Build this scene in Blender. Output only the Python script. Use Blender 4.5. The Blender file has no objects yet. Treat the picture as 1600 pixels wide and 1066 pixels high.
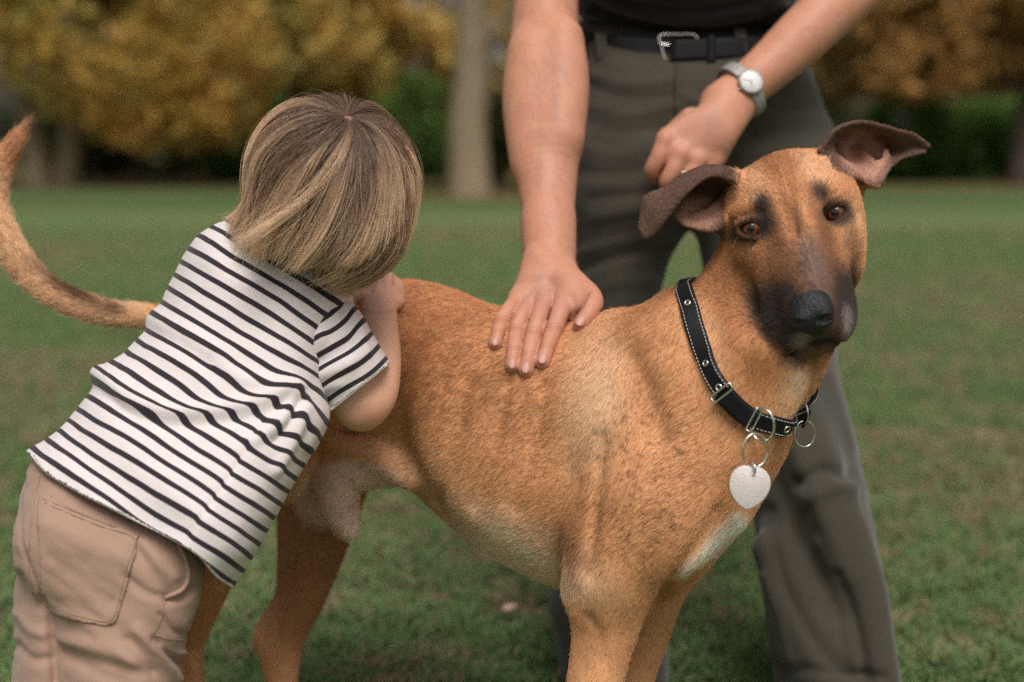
import bpy, math, random
import numpy as np

# ---------------------------------------------------------------- camera, light, exposure
SC = bpy.context.scene
F, CX, CY = 2222.0, 800.0, 533.0          # focal length and centre of the photograph, in its pixels
CAM_H, PITCH = 0.88, math.radians(8.15)
CAM = np.array([0.0, 0.0, CAM_H])
RIGHT = np.array([1.0, 0.0, 0.0])
FWD = np.array([0.0, math.cos(PITCH), -math.sin(PITCH)])
UP = np.array([0.0, math.sin(PITCH), math.cos(PITCH)])

cam_data = bpy.data.cameras.new('camera')
cam_data.sensor_width = 36.0
cam_data.lens = F / 1600.0 * 36.0
cam_data.clip_start = 0.05
cam_data.clip_end = 500.0
cam_data.dof.use_dof = True
cam_data.dof.focus_distance = 1.645
cam_data.dof.aperture_fstop = 2.1
cam_data.dof.aperture_blades = 0
cam = bpy.data.objects.new('camera', cam_data)
SC.collection.objects.link(cam)
cam.location = CAM
cam.rotation_euler = (math.radians(90) - PITCH, 0, 0)
SC.camera = cam

SUN_EL, SUN_AZ = math.radians(57), math.radians(172)   # soft overcast light from behind the camera's right shoulder
world = bpy.data.worlds.new('World')
SC.world = world
world.use_nodes = True
wn = world.node_tree
wn.nodes.clear()
w_out = wn.nodes.new('ShaderNodeOutputWorld')
w_bg = wn.nodes.new('ShaderNodeBackground')
w_sky = wn.nodes.new('ShaderNodeTexSky')
w_hsv = wn.nodes.new('ShaderNodeHueSaturation')
w_sky.sky_type = 'NISHITA'
w_sky.sun_disc = False
w_sky.sun_elevation = SUN_EL
w_sky.sun_rotation = SUN_AZ
w_sky.air_density = 1.0
w_sky.dust_density = 5.0
w_hsv.inputs['Saturation'].default_value = 0.10         # cloud cover greys the sky
w_bg.inputs['Strength'].default_value = 0.062
wn.links.new(w_sky.outputs[0], w_hsv.inputs['Color'])
wn.links.new(w_hsv.outputs[0], w_bg.inputs['Color'])
wn.links.new(w_bg.outputs[0], w_out.inputs['Surface'])

sun_data = bpy.data.lights.new('sun', 'SUN')
sun_data.energy = 1.5
sun_data.angle = math.radians(28)
sun_data.color = (1.0, 0.92, 0.87)
sun = bpy.data.objects.new('sun', sun_data)
SC.collection.objects.link(sun)
sun_dir = np.array([math.sin(SUN_AZ) * math.cos(SUN_EL), math.cos(SUN_AZ) * math.cos(SUN_EL), math.sin(SUN_EL)])
from mathutils import Vector, Matrix
sun.rotation_euler = Vector(sun_dir).to_track_quat('Z', 'Y').to_euler()
sun.location = (0, 0, 30)
w_sky.sun_rotation = math.atan2(sun_dir[0], sun_dir[1])

SC.view_settings.view_transform = 'Standard'
SC.view_settings.look = 'None'
SC.view_settings.exposure = 0.60
SC.view_settings.gamma = 1.0
SC.view_settings.use_curve_mapping = False
SC.cycles.max_bounces = 8
SC.cycles.transparent_max_bounces = 8
SC.cycles.use_denoising = False
SC.cycles_curves.shape = 'RIBBONS'

# ---------------------------------------------------------------- coordinates
RNG = np.random.default_rng(7)


def cc(px, py, w):
    """a pixel of the photograph at distance w -> camera coordinates (right, up, forward) in metres"""
    px, py, w = np.broadcast_arrays(np.asarray(px, float), np.asarray(py, float), np.asarray(w, float))
    return np.stack([(px - CX) / F * w, -(py - CY) / F * w, w], -1)


def to_world(c):
    c = np.asarray(c, float)
    return CAM + c[..., :1] * RIGHT + c[..., 1:2] * UP + c[..., 2:3] * FWD


def to_cam(p):
    d = np.asarray(p, float) - CAM
    return np.stack([d @ RIGHT, d @ UP, d @ FWD], -1)


def to_px(c):
    return CX + F * c[..., 0] / c[..., 2], CY - F * c[..., 1] / c[..., 2]


def WP(px, py, w):
    return to_world(cc(px, py, w))


def sstep(a, b, x):
    t = np.clip((x - a) / (b - a), 0, 1)
    return t * t * (3 - 2 * t)


def catmull(pts, n=6, closed=False):
    p = np.asarray(pts, float)
    m = len(p)
    if closed:
        ext = np.concatenate([p[-1:], p, p[:2]])
        segs = m
    else:
        ext = np.concatenate([2 * p[:1] - p[1:2], p, 2 * p[-1:] - p[-2:-1]])
        segs = m - 1
    out = []
    for i in range(segs):
        a, b, c, d = ext[i:i + 4]
        for t in np.arange(n) / n:
            out.append(0.5 * (2 * b + (c - a) * t + (2 * a - 5 * b + 4 * c - d) * t * t + (3 * b - a - 3 * c + d) * t ** 3))
    if not closed:
        out.append(p[-1])
    return np.array(out)


# ---------------------------------------------------------------- value noise
_NT = np.random.default_rng(11).random((64, 64, 64)).astype(np.float32)


def noise3(p, scale):
    q = np.asarray(p, float) * scale + 100.0
    i = np.floor(q).astype(int)
    f = q - i
    f = f * f * (3 - 2 * f)
    i &= 63
    j = (i + 1) & 63
    x0, y0, z0 = i[..., 0], i[..., 1], i[..., 2]
    x1, y1, z1 = j[..., 0], j[..., 1], j[..., 2]
    fx, fy, fz = f[..., 0], f[..., 1], f[..., 2]
    a = _NT[x0, y0, z0] * (1 - fx) + _NT[x1, y0, z0] * fx
    b = _NT[x0, y1, z0] * (1 - fx) + _NT[x1, y1, z0] * fx
    c = _NT[x0, y0, z1] * (1 - fx) + _NT[x1, y0, z1] * fx
    d = _NT[x0, y1, z1] * (1 - fx) + _NT[x1, y1, z1] * fx
    return (a * (1 - fy) + b * fy) * (1 - fz) + (c * (1 - fy) + d * fy) * fz


def fbm(p, scale, oct=3):
    s, a, t = 0, 1.0, 0
    for o in range(oct):
        s = s + a * noise3(np.asarray(p) + 3.7 * o, scale * 2 ** o)
        t += a
        a *= 0.5
    return s / t


# ---------------------------------------------------------------- distance-field modelling (camera coordinates, metres)
def smin(a, b, k):
    if k <= 0:
        return np.minimum(a, b)
    h = np.maximum(k - np.abs(a - b), 0) / k
    return np.minimum(a, b) - h * h * k * 0.25


def seg_f(a, b, ra, rb, flat=None):
    ab = b - a
    L2 = max(float(ab @ ab), 1e-12)

    def f(x, y, z):
        px, py, pz = x - a[0], y - a[1], z - a[2]
        t = np.clip((px * ab[0] + py * ab[1] + pz * ab[2]) / L2, 0, 1)
        ox, oy, oz = px - t * ab[0], py - t * ab[1], pz - t * ab[2]
        r = ra + (rb - ra) * t
        if flat is not None:
            n, q = flat
            on = (ox * n[0] + oy * n[1] + oz * n[2]) * (1 / q - 1)
            ox, oy, oz = ox + n[0] * on, oy + n[1] * on, oz + n[2] * on
            return (np.sqrt(ox * ox + oy * oy + oz * oz) - r) * min(1, q) ** 0.5
        return np.sqrt(ox * ox + oy * oy + oz * oz) - r
    m = max(ra, rb) * (max(1, flat[1]) if flat is not None else 1)
    return f, np.minimum(a, b) - m, np.maximum(a, b) + m


def ell_f(c, axes, radii):
    """ellipsoid: axes = 3x3 rows, radii in metres"""
    c = np.asarray(c, float)
    A = np.asarray(axes, float)
    r = np.asarray(radii, float)

    def f(x, y, z):
        px, py, pz = x - c[0], y - c[1], z - c[2]
        k0 = k1 = 0
        for i in range(3):
            d = (px * A[i, 0] + py * A[i, 1] + pz * A[i, 2]) / r[i]
            k0 = k0 + d * d
            k1 = k1 + (d / r[i]) ** 2
        k0, k1 = np.sqrt(k0), np.sqrt(k1)
        return k0 * (k0 - 1) / np.maximum(k1, 1e-9)
    e = np.sqrt(((A * r[:, None]) ** 2).sum(0))
    return f, c - e, c + e


def poly_dist(poly, x0, y0, nx, ny, st):
    """signed distance (positive inside) of a pixel polygon on a raster"""
    P = np.asarray(poly, float)
    X, Y = np.meshgrid(x0 + st * np.arange(nx), y0 + st * np.arange(ny), indexing='ij')
    d = np.full(X.shape, 1e9)
    ins = np.zeros(X.shape, bool)
    for (ax, ay), (bx, by) in zip(P, np.roll(P, -1, 0)):
        ex, ey = bx - ax, by - ay
        t = np.clip(((X - ax) * ex + (Y - ay) * ey) / max(ex * ex + ey * ey, 1e-9), 0, 1)
        d = np.minimum(d, np.hypot(X - ax - t * ex, Y - ay - t * ey))
        cr = ((ay > Y) != (by > Y))
        with np.errstate(divide='ignore', invalid='ignore'):
            ins ^= cr & (X < ex * (Y - ay) / (by - ay + 1e-12) + ax)
    return np.where(ins, d, -d)


def blur2(a, n):
    if n < 1:
        return a
    for ax in (0, 1):
        for _ in range(3):
            p = np.pad(a, [(n, n) if i == ax else (0, 0) for i in (0, 1)], mode='edge')
            c = np.cumsum(p, ax)
            z = np.zeros_like(np.take(c, [0], ax))
            c = np.concatenate([z, c], ax)
            m = a.shape[ax]
            a = (np.take(c, np.arange(2 * n + 1, 2 * n + 1 + m), ax) - np.take(c, np.arange(m), ax)) / (2 * n + 1)
    return a


def pillow_f(poly, w0, T, R, blur=8, smooth=True, st=3.0):
    """a body with a given outline (pixels), centre distance w0(px, py), half thickness T (m), rounding R (px)"""
    P = np.asarray(poly, float)
    if smooth:
        P = catmull(P, 5, True)
    pad = 60
    x0, y0 = P.min(0) - pad
    nx, ny = (np.ceil((P.max(0) + pad - (x0, y0)) / st)).astype(int) + 2
    d = poly_dist(P, x0, y0, nx, ny, st)
    if blur:
        db = blur2(d, max(1, int(blur / st)))
        wgt = sstep(0, 2.5 * blur, d)
        d = d * (1 - wgt) + db * wgt
    wfun = w0 if callable(w0) else (lambda px, py: w0)
    Tfun = T if callable(T) else (lambda px, py: T)

    def f(x, y, z):
        px = CX + F * x / z
        py = CY - F * y / z
        gx = np.clip((px - x0) / st, 0, nx - 1.001)
        gy = np.clip((py - y0) / st, 0, ny - 1.001)
        i, j = gx.astype(int), gy.astype(int)
        u, v = gx - i, gy - j
        dd = (d[i, j] * (1 - u) + d[i + 1, j] * u) * (1 - v) + (d[i, j + 1] * (1 - u) + d[i + 1, j + 1] * u) * v
        q = np.maximum(0, 1 - dd / R)
        t = Tfun(px, py)
        s = (z - wfun(px, py)) / t
        k0 = np.sqrt(q * q + s * s)
        rm = R * z / F
        k1 = np.sqrt((q / rm) ** 2 + (s / t) ** 2)
        return k0 * (k0 - 1) / np.maximum(k1, 1e-6)
    ws = wfun(P[:, 0], P[:, 1]) + 0 * P[:, 0]
    tm = np.max(Tfun(P[:, 0], P[:, 1]))
    if callable(T):
        tm = T.max
    wlo, whi = ws.min() - tm * 1.3, ws.max() + tm * 1.3
    a = np.concatenate([cc(P[:, 0], P[:, 1], wlo), cc(P[:, 0], P[:, 1], whi)])
    return f, a.min(0) - 0.005, a.max(0) + 0.005


class Shape:
    def __init__(s):
        s.ops = []          # (list of (f, lo, hi)), k, mode

    def add(s, prims, k=0.01, mode='u'):
        if isinstance(prims, tuple):
            prims = [prims]
        lo = np.min([p[1] for p in prims], 0)
        hi = np.max([p[2] for p in prims], 0)
        s.ops.append((prims, k, mode, lo, hi))
        return s

    # chains: control points (px, py, w, r px); the radius is in pixels at that distance
    def chain(s, pts, k=0.01, n=5, flat=None, mode='u', metric=False):
        p = np.asarray(pts, float)
        xyz = p[:, :3] if metric else cc(p[:, 0], p[:, 1], p[:, 2])
        r = p[:, 3] if metric else p[:, 3] * p[:, 2] / F
        q = catmull(np.c_[xyz, r], n)
        prims = []
        for a, b in zip(q[:-1], q[1:]):
            prims.append(seg_f(a[:3], b[:3], max(a[3], 3e-4), max(b[3], 3e-4), flat))
        return s.add(prims, k, mode)

    def ell(s, px, py, w, rx, ry, rz, rot=0.0, k=0.01, mode='u', axes=None):
        """radii in px, rot = turn in the picture (deg)"""
        m = w / F
        c, sn = math.cos(math.radians(rot)), math.sin(math.radians(rot))
        A = np.array([[c, sn, 0], [-sn, c, 0], [0, 0, 1]]) if axes is None else axes
        return s.add(ell_f(cc(px, py, w), A, np.array([rx, ry, rz]) * m), k, mode)

    def pillow(s, poly, w0, T, R, k=0.01, mode='u', **kw):
        return s.add(pillow_f(poly, w0, T, R, **kw), k, mode)

    def grid(s, lo, hi, h):
        lo, hi = np.asarray(lo, float), np.asarray(hi, float)
        n = np.ceil((hi - lo) / h).astype(int) + 1
        ax = [(lo[i] + h * np.arange(n[i])).astype(np.float32) for i in range(3)]
        D = np.full(n, 1.0, np.float32)
        for prims, k, mode, plo, phi in s.ops:
            pad = max(k, 3 * h)
            sl = s._sl(plo - pad, phi + pad, lo, h, n)
            if sl is None:
                continue
            if len(prims) == 1:
                t = prims[0][0](ax[0][sl[0]][:, None, None], ax[1][sl[1]][None, :, None], ax[2][sl[2]][None, None, :])
            else:
                o = [q.start for q in sl]
                t = np.full([q.stop - q.start for q in sl], 1.0, np.float32)
                for f, a, b in prims:
                    s2 = s._sl(a - pad, b + pad, lo, h, n)
                    if s2 is None:
                        continue
                    l2 = tuple(slice(q.start - oo, q.stop - oo) for q, oo in zip(s2, o))
                    t[l2] = np.minimum(t[l2], f(ax[0][s2[0]][:, None, None], ax[1][s2[1]][None, :, None], ax[2][s2[2]][None, None, :]))
            D[sl] = smin(D[sl], t, k) if mode == 'u' else -smin(-D[sl], t, k)
        return D, lo

    @staticmethod
    def _sl(a, b, lo, h, n):
        i0 = np.maximum(0, np.floor((a - lo) / h)).astype(int)
        i1 = np.minimum(n, np.ceil((b - lo) / h).astype(int) + 1)
        if (i1 <= i0).any():
            return None
        return tuple(slice(x, y) for x, y in zip(i0, i1))

    def at(s, pts):
        pts = np.asarray(pts, float)
        x, y, z = pts[:, 0], pts[:, 1], pts[:, 2]
        D = np.full(len(pts), 1.0)
        for prims, k, mode, plo, phi in s.ops:
            pad = max(k, 0.02)
            m = ((pts > plo - pad) & (pts < phi + pad)).all(1)
            if not m.any():
                continue
            idx = np.nonzero(m)[0]
            t = np.full(len(idx), 1.0)
            for f, a, b in prims:
                t = np.minimum(t, f(x[idx], y[idx], z[idx]))
            D[idx] = smin(D[idx], t, k) if mode == 'u' else -smin(-D[idx], t, k)
        return D

    def hit(s, px, py, w0=1.3, w1=2.6, n=260):
        """distance along a pixel's ray at which the shape is first met"""
        ws = np.linspace(w0, w1, n)
        d = s.at(cc(px, py, ws))
        i = np.nonzero(d < 0)[0]
        if not len(i):
            return None
        i = i[0]
        return ws[i] - (ws[1] - ws[0]) * (-d[i]) / max(d[i - 1] - d[i], 1e-9) if i else ws[0]

    def bounds(s, pad=0.02):
        return np.min([o[3] for o in s.ops if o[2] == 'u'], 0) - pad, np.max([o[4] for o in s.ops if o[2] == 'u'], 0) + pad

    def mesh(s, h, lo=None, hi=None):
        a, b = s.bounds()
        lo = a if lo is None else np.maximum(a, lo)
        hi = b if hi is None else np.minimum(b, hi)
        return nets(*s.grid(lo, hi, h), h)


def nets(D, origin, h):
    S = D < 0
    N = np.array(D.shape)
    cnt = np.zeros(N - 1, np.int8)
    corners = [(i, j, k) for i in (0, 1) for j in (0, 1) for k in (0, 1)]
    for i, j, k in corners:
        cnt += S[i:N[0] - 1 + i, j:N[1] - 1 + j, k:N[2] - 1 + k]
    cells = np.argwhere((cnt > 0) & (cnt < 8))
    vid = np.full(N - 1, -1, np.int64)
    vid[tuple(cells.T)] = np.arange(len(cells))
    V = np.stack([D[cells[:, 0] + i, cells[:, 1] + j, cells[:, 2] + k] for i, j, k in corners], 1)
    acc = np.zeros((len(cells), 3))
    num = np.zeros(len(cells))
    C = np.array(corners, float)
    for a in range(8):
        for b in range(a + 1, 8):
            if np.abs(C[a] - C[b]).sum() == 1:
                m = (V[:, a] < 0) != (V[:, b] < 0)
                t = V[m, a] / (V[m, a] - V[m, b])
                acc[m] += C[a] + t[:, None] * (C[b] - C[a])
                num[m] += 1
    verts = origin + h * (cells + acc / num[:, None])
    faces = []
    for ax in range(3):
        u, v = (ax + 1) % 3, (ax + 2) % 3
        sa = [slice(None)] * 3
        sb = [slice(None)] * 3
        sa[ax] = slice(0, -1)
        sb[ax] = slice(1, None)
        A, B = S[tuple(sa)], S[tuple(sb)]
        e = np.argwhere(A != B)
        ok = (e[:, u] > 0) & (e[:, v] > 0) & (e[:, u] < N[u] - 1) & (e[:, v] < N[v] - 1)
        e = e[ok]
        flip = A[tuple(e.T)]
        q = []
        for du, dv in ((-1, -1), (0, -1), (0, 0), (-1, 0)):
            c = e.copy()
            c[:, u] += du
            c[:, v] += dv
            q.append(vid[tuple(c.T)])
        q = np.stack(q, 1)
        q[~flip] = q[~flip][:, ::-1]
        faces.append(q)
    return verts, np.concatenate(faces)


def vnormals(v, f):
    a = v[f[:, 2]] - v[f[:, 0]]
    b = v[f[:, 3 if f.shape[1] > 3 else 1]] - v[f[:, 1 if f.shape[1] > 3 else 0]]
    n = np.cross(a, b) if f.shape[1] > 3 else np.cross(v[f[:, 1]] - v[f[:, 0]], v[f[:, 2]] - v[f[:, 0]])
    out = np.zeros_like(v)
    for i in range(f.shape[1]):
        for c in range(3):
            out[:, c] += np.bincount(f[:, i], n[:, c], len(v))
    return out / np.maximum(np.linalg.norm(out, axis=1, keepdims=True), 1e-12)


def relax(v, f, it=2, lam=0.5):
    """light smoothing"""
    for _ in range(it):
        s = np.zeros_like(v)
        c = np.zeros(len(v))
        for i in range(f.shape[1]):
            a, b = f[:, i], f[:, (i + 1) % f.shape[1]]
            for k in range(3):
                s[:, k] += np.bincount(a, v[b, k], len(v)) + np.bincount(b, v[a, k], len(v))
            c += np.bincount(a, minlength=len(v)) + np.bincount(b, minlength=len(v))
        v = v + lam * (s / np.maximum(c, 1)[:, None] - v)
    return v


def cut(v, f, keep_v):
    """drop the faces whose corners are not all kept"""
    f = f[keep_v[f].all(1)]
    used = np.zeros(len(v), bool)
    used[f] = True
    m = np.cumsum(used) - 1
    return v[used], m[f], used


def join(parts):
    V, Fs, o = [], [], 0
    for v, f in parts:
        V.append(v)
        Fs.append(f + o)
        o += len(v)
    return np.concatenate(V), np.concatenate(Fs)


def mesh_fine(S, h, boxes):
    """coarse mesh with finer pieces inside boxes [(lo, hi, h)]"""
    v, f = S.mesh(h)
    v = relax(v, f, 1)
    parts = []
    for lo, hi, hf in boxes:
        m = h * 1.2
        inside = ((v > lo + m) & (v < hi - m)).all(1)
        v, f, _ = cut(v, f, ~inside)
        a, b = S.mesh(hf, lo, hi)
        parts.append((relax(a, b, 1), b))
    for q in parts:
        v, f = weld(v, f, *q)
    return v, f


def rim(f, n):
    """vertices on the open border"""
    k = f.shape[1]
    e = np.concatenate([np.stack([f[:, i], f[:, (i + 1) % k]], 1) for i in range(k)])
    e.sort(1)
    key = e[:, 0].astype(np.int64) * n + e[:, 1]
    u, i, c = np.unique(key, return_index=True, return_counts=True)
    return np.unique(e[i[c == 1]])


def weld(v, f, v2, f2, tol=.009):
    """join two pieces of one skin: border points of the first settle on border points of the second"""
    b1, b2 = rim(f, len(v)), rim(f2, len(v2))
    V = np.concatenate([v, v2])
    Fa = np.concatenate([f, f2 + len(v)])
    if len(b1) and len(b2):
        to = np.arange(len(V))
        for i in b1:
            d = ((v2[b2] - v[i]) ** 2).sum(1)
            j = int(d.argmin())
            if d[j] < tol * tol:
                to[i] = len(v) + b2[j]
        Fa = to[Fa]
        ok = np.array([np.ones(len(Fa), bool)])[0]
        for a in range(Fa.shape[1]):
            for b in range(a):
                ok &= Fa[:, a] != Fa[:, b]
        Fa = Fa[ok]
    used = np.zeros(len(V), bool)
    used[Fa] = True
    m = np.cumsum(used) - 1
    return V[used], m[Fa]


def pxbox(x0, y0, x1, y1, w0, w1):
    c = np.array([cc(x, y, w) for x in (x0, x1) for y in (y0, y1) for w in (w0, w1)])
    return c.min(0), c.max(0)


def largest(v, f):
    """keep the largest connected piece"""
    lab = np.arange(len(v))
    while True:
        m = lab[f].min(1)
        new = lab.copy()
        for i in range(f.shape[1]):
            np.minimum.at(new, f[:, i], m)
        new = new[new]
        if (new == lab).all():
            break
        lab = new
    k = np.bincount(lab[f[:, 0]]).argmax()
    return lab == k


def box_subset(v, f, inside):
    return cut(v, f, inside)[:2]


def line_d(u, v, pts):
    """distance and side of points to a polyline (px)"""
    p = np.asarray(pts, float)
    best = np.full(len(u), 1e9)
    side = np.zeros(len(u))
    for a, b in zip(p[:-1], p[1:]):
        e = b - a
        t = np.clip(((u - a[0]) * e[0] + (v - a[1]) * e[1]) / (e @ e), 0, 1)
        dx, dy = u - a[0] - t * e[0], v - a[1] - t * e[1]
        d = np.hypot(dx, dy)
        s = np.sign(e[0] * dy - e[1] * dx)
        m = d < best
        best = np.where(m, d, best)
        side = np.where(m, s, side)
    return best, side


# ---------------------------------------------------------------- Blender objects
def link(o):
    SC.collection.objects.link(o)
    return o


def thing(name, label, cat, loc, group=None):
    o = link(bpy.data.objects.new(name, None))
    o.empty_display_size = 0.05
    o.location = loc
    o['label'] = label
    o['category'] = cat
    if group:
        o['group'] = group
    return o


def obj(name, verts, faces, mat, parent=None, world=False, smooth=True, attrs=None, colors=None, base=None):
    """verts in camera coordinates (or world), kept relative to the thing's base"""
    v = np.asarray(verts, float)
    if not world:
        v = to_world(v)
    root = parent
    while root is not None and root.parent is not None:
        root = root.parent
    b = np.array(root.location) if root is not None else (np.zeros(3) if base is None else np.asarray(base, float))
    v = v - b
    me = bpy.data.meshes.new(name)
    faces = np.asarray(faces) if not isinstance(faces, list) else faces
    if isinstance(faces, list):
        me.from_pydata(v.tolist(), [], faces)
    else:
        n, c = faces.shape
        me.vertices.add(len(v))
        me.vertices.foreach_set('co', v.astype(np.float32).ravel())
        me.loops.add(n * c)
        me.loops.foreach_set('vertex_index', faces.astype(np.int32).ravel())
        me.polygons.add(n)
        me.polygons.foreach_set('loop_start', (np.arange(n) * c).astype(np.int32))
        me.update(calc_edges=True)
        me.validate()
    me.polygons.foreach_set('use_smooth', np.full(len(me.polygons), smooth))
    for k, a in (attrs or {}).items():
        at = me.attributes.new(k, 'FLOAT', 'POINT')
        at.data.foreach_set('value', np.asarray(a, np.float32))
    for k, a in (colors or {}).items():
        at = me.attributes.new(k, 'FLOAT_COLOR', 'POINT')
        at.data.foreach_set('color', np.c_[a, np.ones(len(a))].astype(np.float32).ravel())
    o = bpy.data.objects.new(name, me)
    if mat is not None:
        me.materials.append(mat)
    if root is None and base is not None:
        o.location = b
    link(o)
    if parent is not None:
        o.parent = parent
    return o


def strands(name, pts, rad, col, mat, parent):
    """hair curves: pts (n, m, 3) in world coordinates, rad (n, m), col (n, m, 3)"""
    n, m, _ = pts.shape
    cu = bpy.data.hair_curves.new(name)
    cu.add_curves([m] * n)
    root = parent
    while root is not None and root.parent is not None:
        root = root.parent
    b = np.array(root.location) if root is not None else np.zeros(3)
    cu.attributes['position'].data.foreach_set('vector', (pts - b).astype(np.float32).ravel())
    r = cu.attributes.get('radius') or cu.attributes.new('radius', 'FLOAT', 'POINT')
    r.data.foreach_set('value', np.broadcast_to(rad, (n, m)).astype(np.float32).ravel())
    c = cu.attributes.new('Col', 'FLOAT_COLOR', 'POINT')
    c.data.foreach_set('color', np.concatenate([col, np.ones((n, m, 1))], -1).astype(np.float32).ravel())
    o = link(bpy.data.objects.new(name, cu))
    cu.materials.append(mat)
    if parent is not None:
        o.parent = parent
    o['kind'] = 'stuff'
    return o


def tube(path, r, n=10, closed=False, cap=True):
    """round bar along a path (any coordinates)"""
    p = np.asarray(path, float)
    m = len(p)
    r = np.broadcast_to(r, (m,))
    t = np.roll(p, -1, 0) - np.roll(p, 1, 0)
    if not closed:
        t[0], t[-1] = p[1] - p[0], p[-1] - p[-2]
    t /= np.linalg.norm(t, axis=1, keepdims=True)
    u = np.cross(t[0], [0.31, 0.77, 0.55])
    V = []
    for i in range(m):
        u = u - t[i] * (u @ t[i])
        u /= np.linalg.norm(u)
        w = np.cross(t[i], u)
        a = 2 * math.pi * np.arange(n) / n
        V.append(p[i] + r[i] * (np.cos(a)[:, None] * u + np.sin(a)[:, None] * w))
    V = np.concatenate(V)
    fs = []
    for i in range(m if closed else m - 1):
        for j in range(n):
            a, b = i * n + j, i * n + (j + 1) % n
            c, d = ((i + 1) % m) * n + (j + 1) % n, ((i + 1) % m) * n + j
            fs.append((a, b, c, d))
    if cap and not closed:
        fs.append(tuple(range(n - 1, -1, -1)))
        fs.append(tuple((m - 1) * n + j for j in range(n)))
    return V, fs


def uv_sphere(c, axes, radii, nu=24, nv=16):
    A = np.asarray(axes, float)
    V, fs = [], []
    for i in range(nv + 1):
        th = math.pi * i / nv
        for j in range(nu):
            ph = 2 * math.pi * j / nu
            l = np.array([math.sin(th) * math.cos(ph), math.sin(th) * math.sin(ph), math.cos(th)]) * radii
            V.append(np.asarray(c) + l @ A)
    for i in range(nv):
        for j in range(nu):
            a, b = i * nu + j, i * nu + (j + 1) % nu
            fs.append((a, a + nu, b + nu, b))
    return np.array(V), np.array(fs)


# ---------------------------------------------------------------- materials
def material(name):
    m = bpy.data.materials.new(name)
    m.use_nodes = True
    nt = m.node_tree
    b = nt.nodes['Principled BSDF']
    return m, nt, b


def node(nt, kind, **kw):
    n = nt.nodes.new(kind)
    for k, v in kw.items():
        if k in n.inputs:
            n.inputs[k].default_value = v
        else:
            setattr(n, k, v)
    return n


def bump(nt, b, height, strength=0.3, dist=0.002):
    bp = node(nt, 'ShaderNodeBump')
    bp.inputs['Strength'].default_value = strength
    bp.inputs['Distance'].default_value = dist
    nt.links.new(height, bp.inputs['Height'])
    nt.links.new(bp.outputs[0], b.inputs['Normal'])
    return bp


def plain(name, col, rough=0.6, metal=0.0, noise=0.0, scale=60.0, bmp=0.0, spec=0.5):
    m, nt, b = material(name)
    b.inputs['Base Color'].default_value = (*col, 1)
    b.inputs['Roughness'].default_value = rough
    b.inputs['Metallic'].default_value = metal
    b.inputs['Specular IOR Level'].default_value = spec
    if noise or bmp:
        tc = node(nt, 'ShaderNodeTexCoord')
        nz = node(nt, 'ShaderNodeTexNoise', Scale=scale, Detail=5.0)
        nt.links.new(tc.outputs['Object'], nz.inputs['Vector'])
        if noise:
            mx = node(nt, 'ShaderNodeMix', data_type='RGBA')
            mx.inputs[6].default_value = (*[c * (1 - noise) for c in col], 1)
            mx.inputs[7].default_value = (*[min(1, c * (1 + noise)) for c in col], 1)
            nt.links.new(nz.outputs['Fac'], mx.inputs[0])
            nt.links.new(mx.outputs[2], b.inputs['Base Color'])
        if bmp:
            bump(nt, b, nz.outputs['Fac'], bmp, 0.002)
    return m


def attr_mat(name, rough=0.6, sss=0.0, sss_r=(1, .35, .2), sss_scale=0.004, bscale=0, bstr=0.0, spec=0.4, sheen=0.0):
    """colour comes from the surface's own colour attribute"""
    m, nt, b = material(name)
    at = node(nt, 'ShaderNodeAttribute', attribute_name='Col')
    nt.links.new(at.outputs['Color'], b.inputs['Base Color'])
    b.inputs['Roughness'].default_value = rough
    b.inputs['Specular IOR Level'].default_value = spec
    if sss:
        b.inputs['Subsurface Weight'].default_value = sss
        b.inputs['Subsurface Radius'].default_value = sss_r
        b.inputs['Subsurface Scale'].default_value = sss_scale
    if sheen:
        b.inputs['Sheen Weight'].default_value = sheen
    if bscale:
        tc = node(nt, 'ShaderNodeTexCoord')
        nz = node(nt, 'ShaderNodeTexNoise', Scale=bscale, Detail=6.0)
        nt.links.new(tc.outputs['Object'], nz.inputs['Vector'])
        bump(nt, b, nz.outputs['Fac'], bstr, 0.002)
    return m

# ================================================================ lawn, grass, trees
def ground_pt(px, dist):
    return np.array([(px - CX) / F * dist, dist, 0.0])


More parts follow.
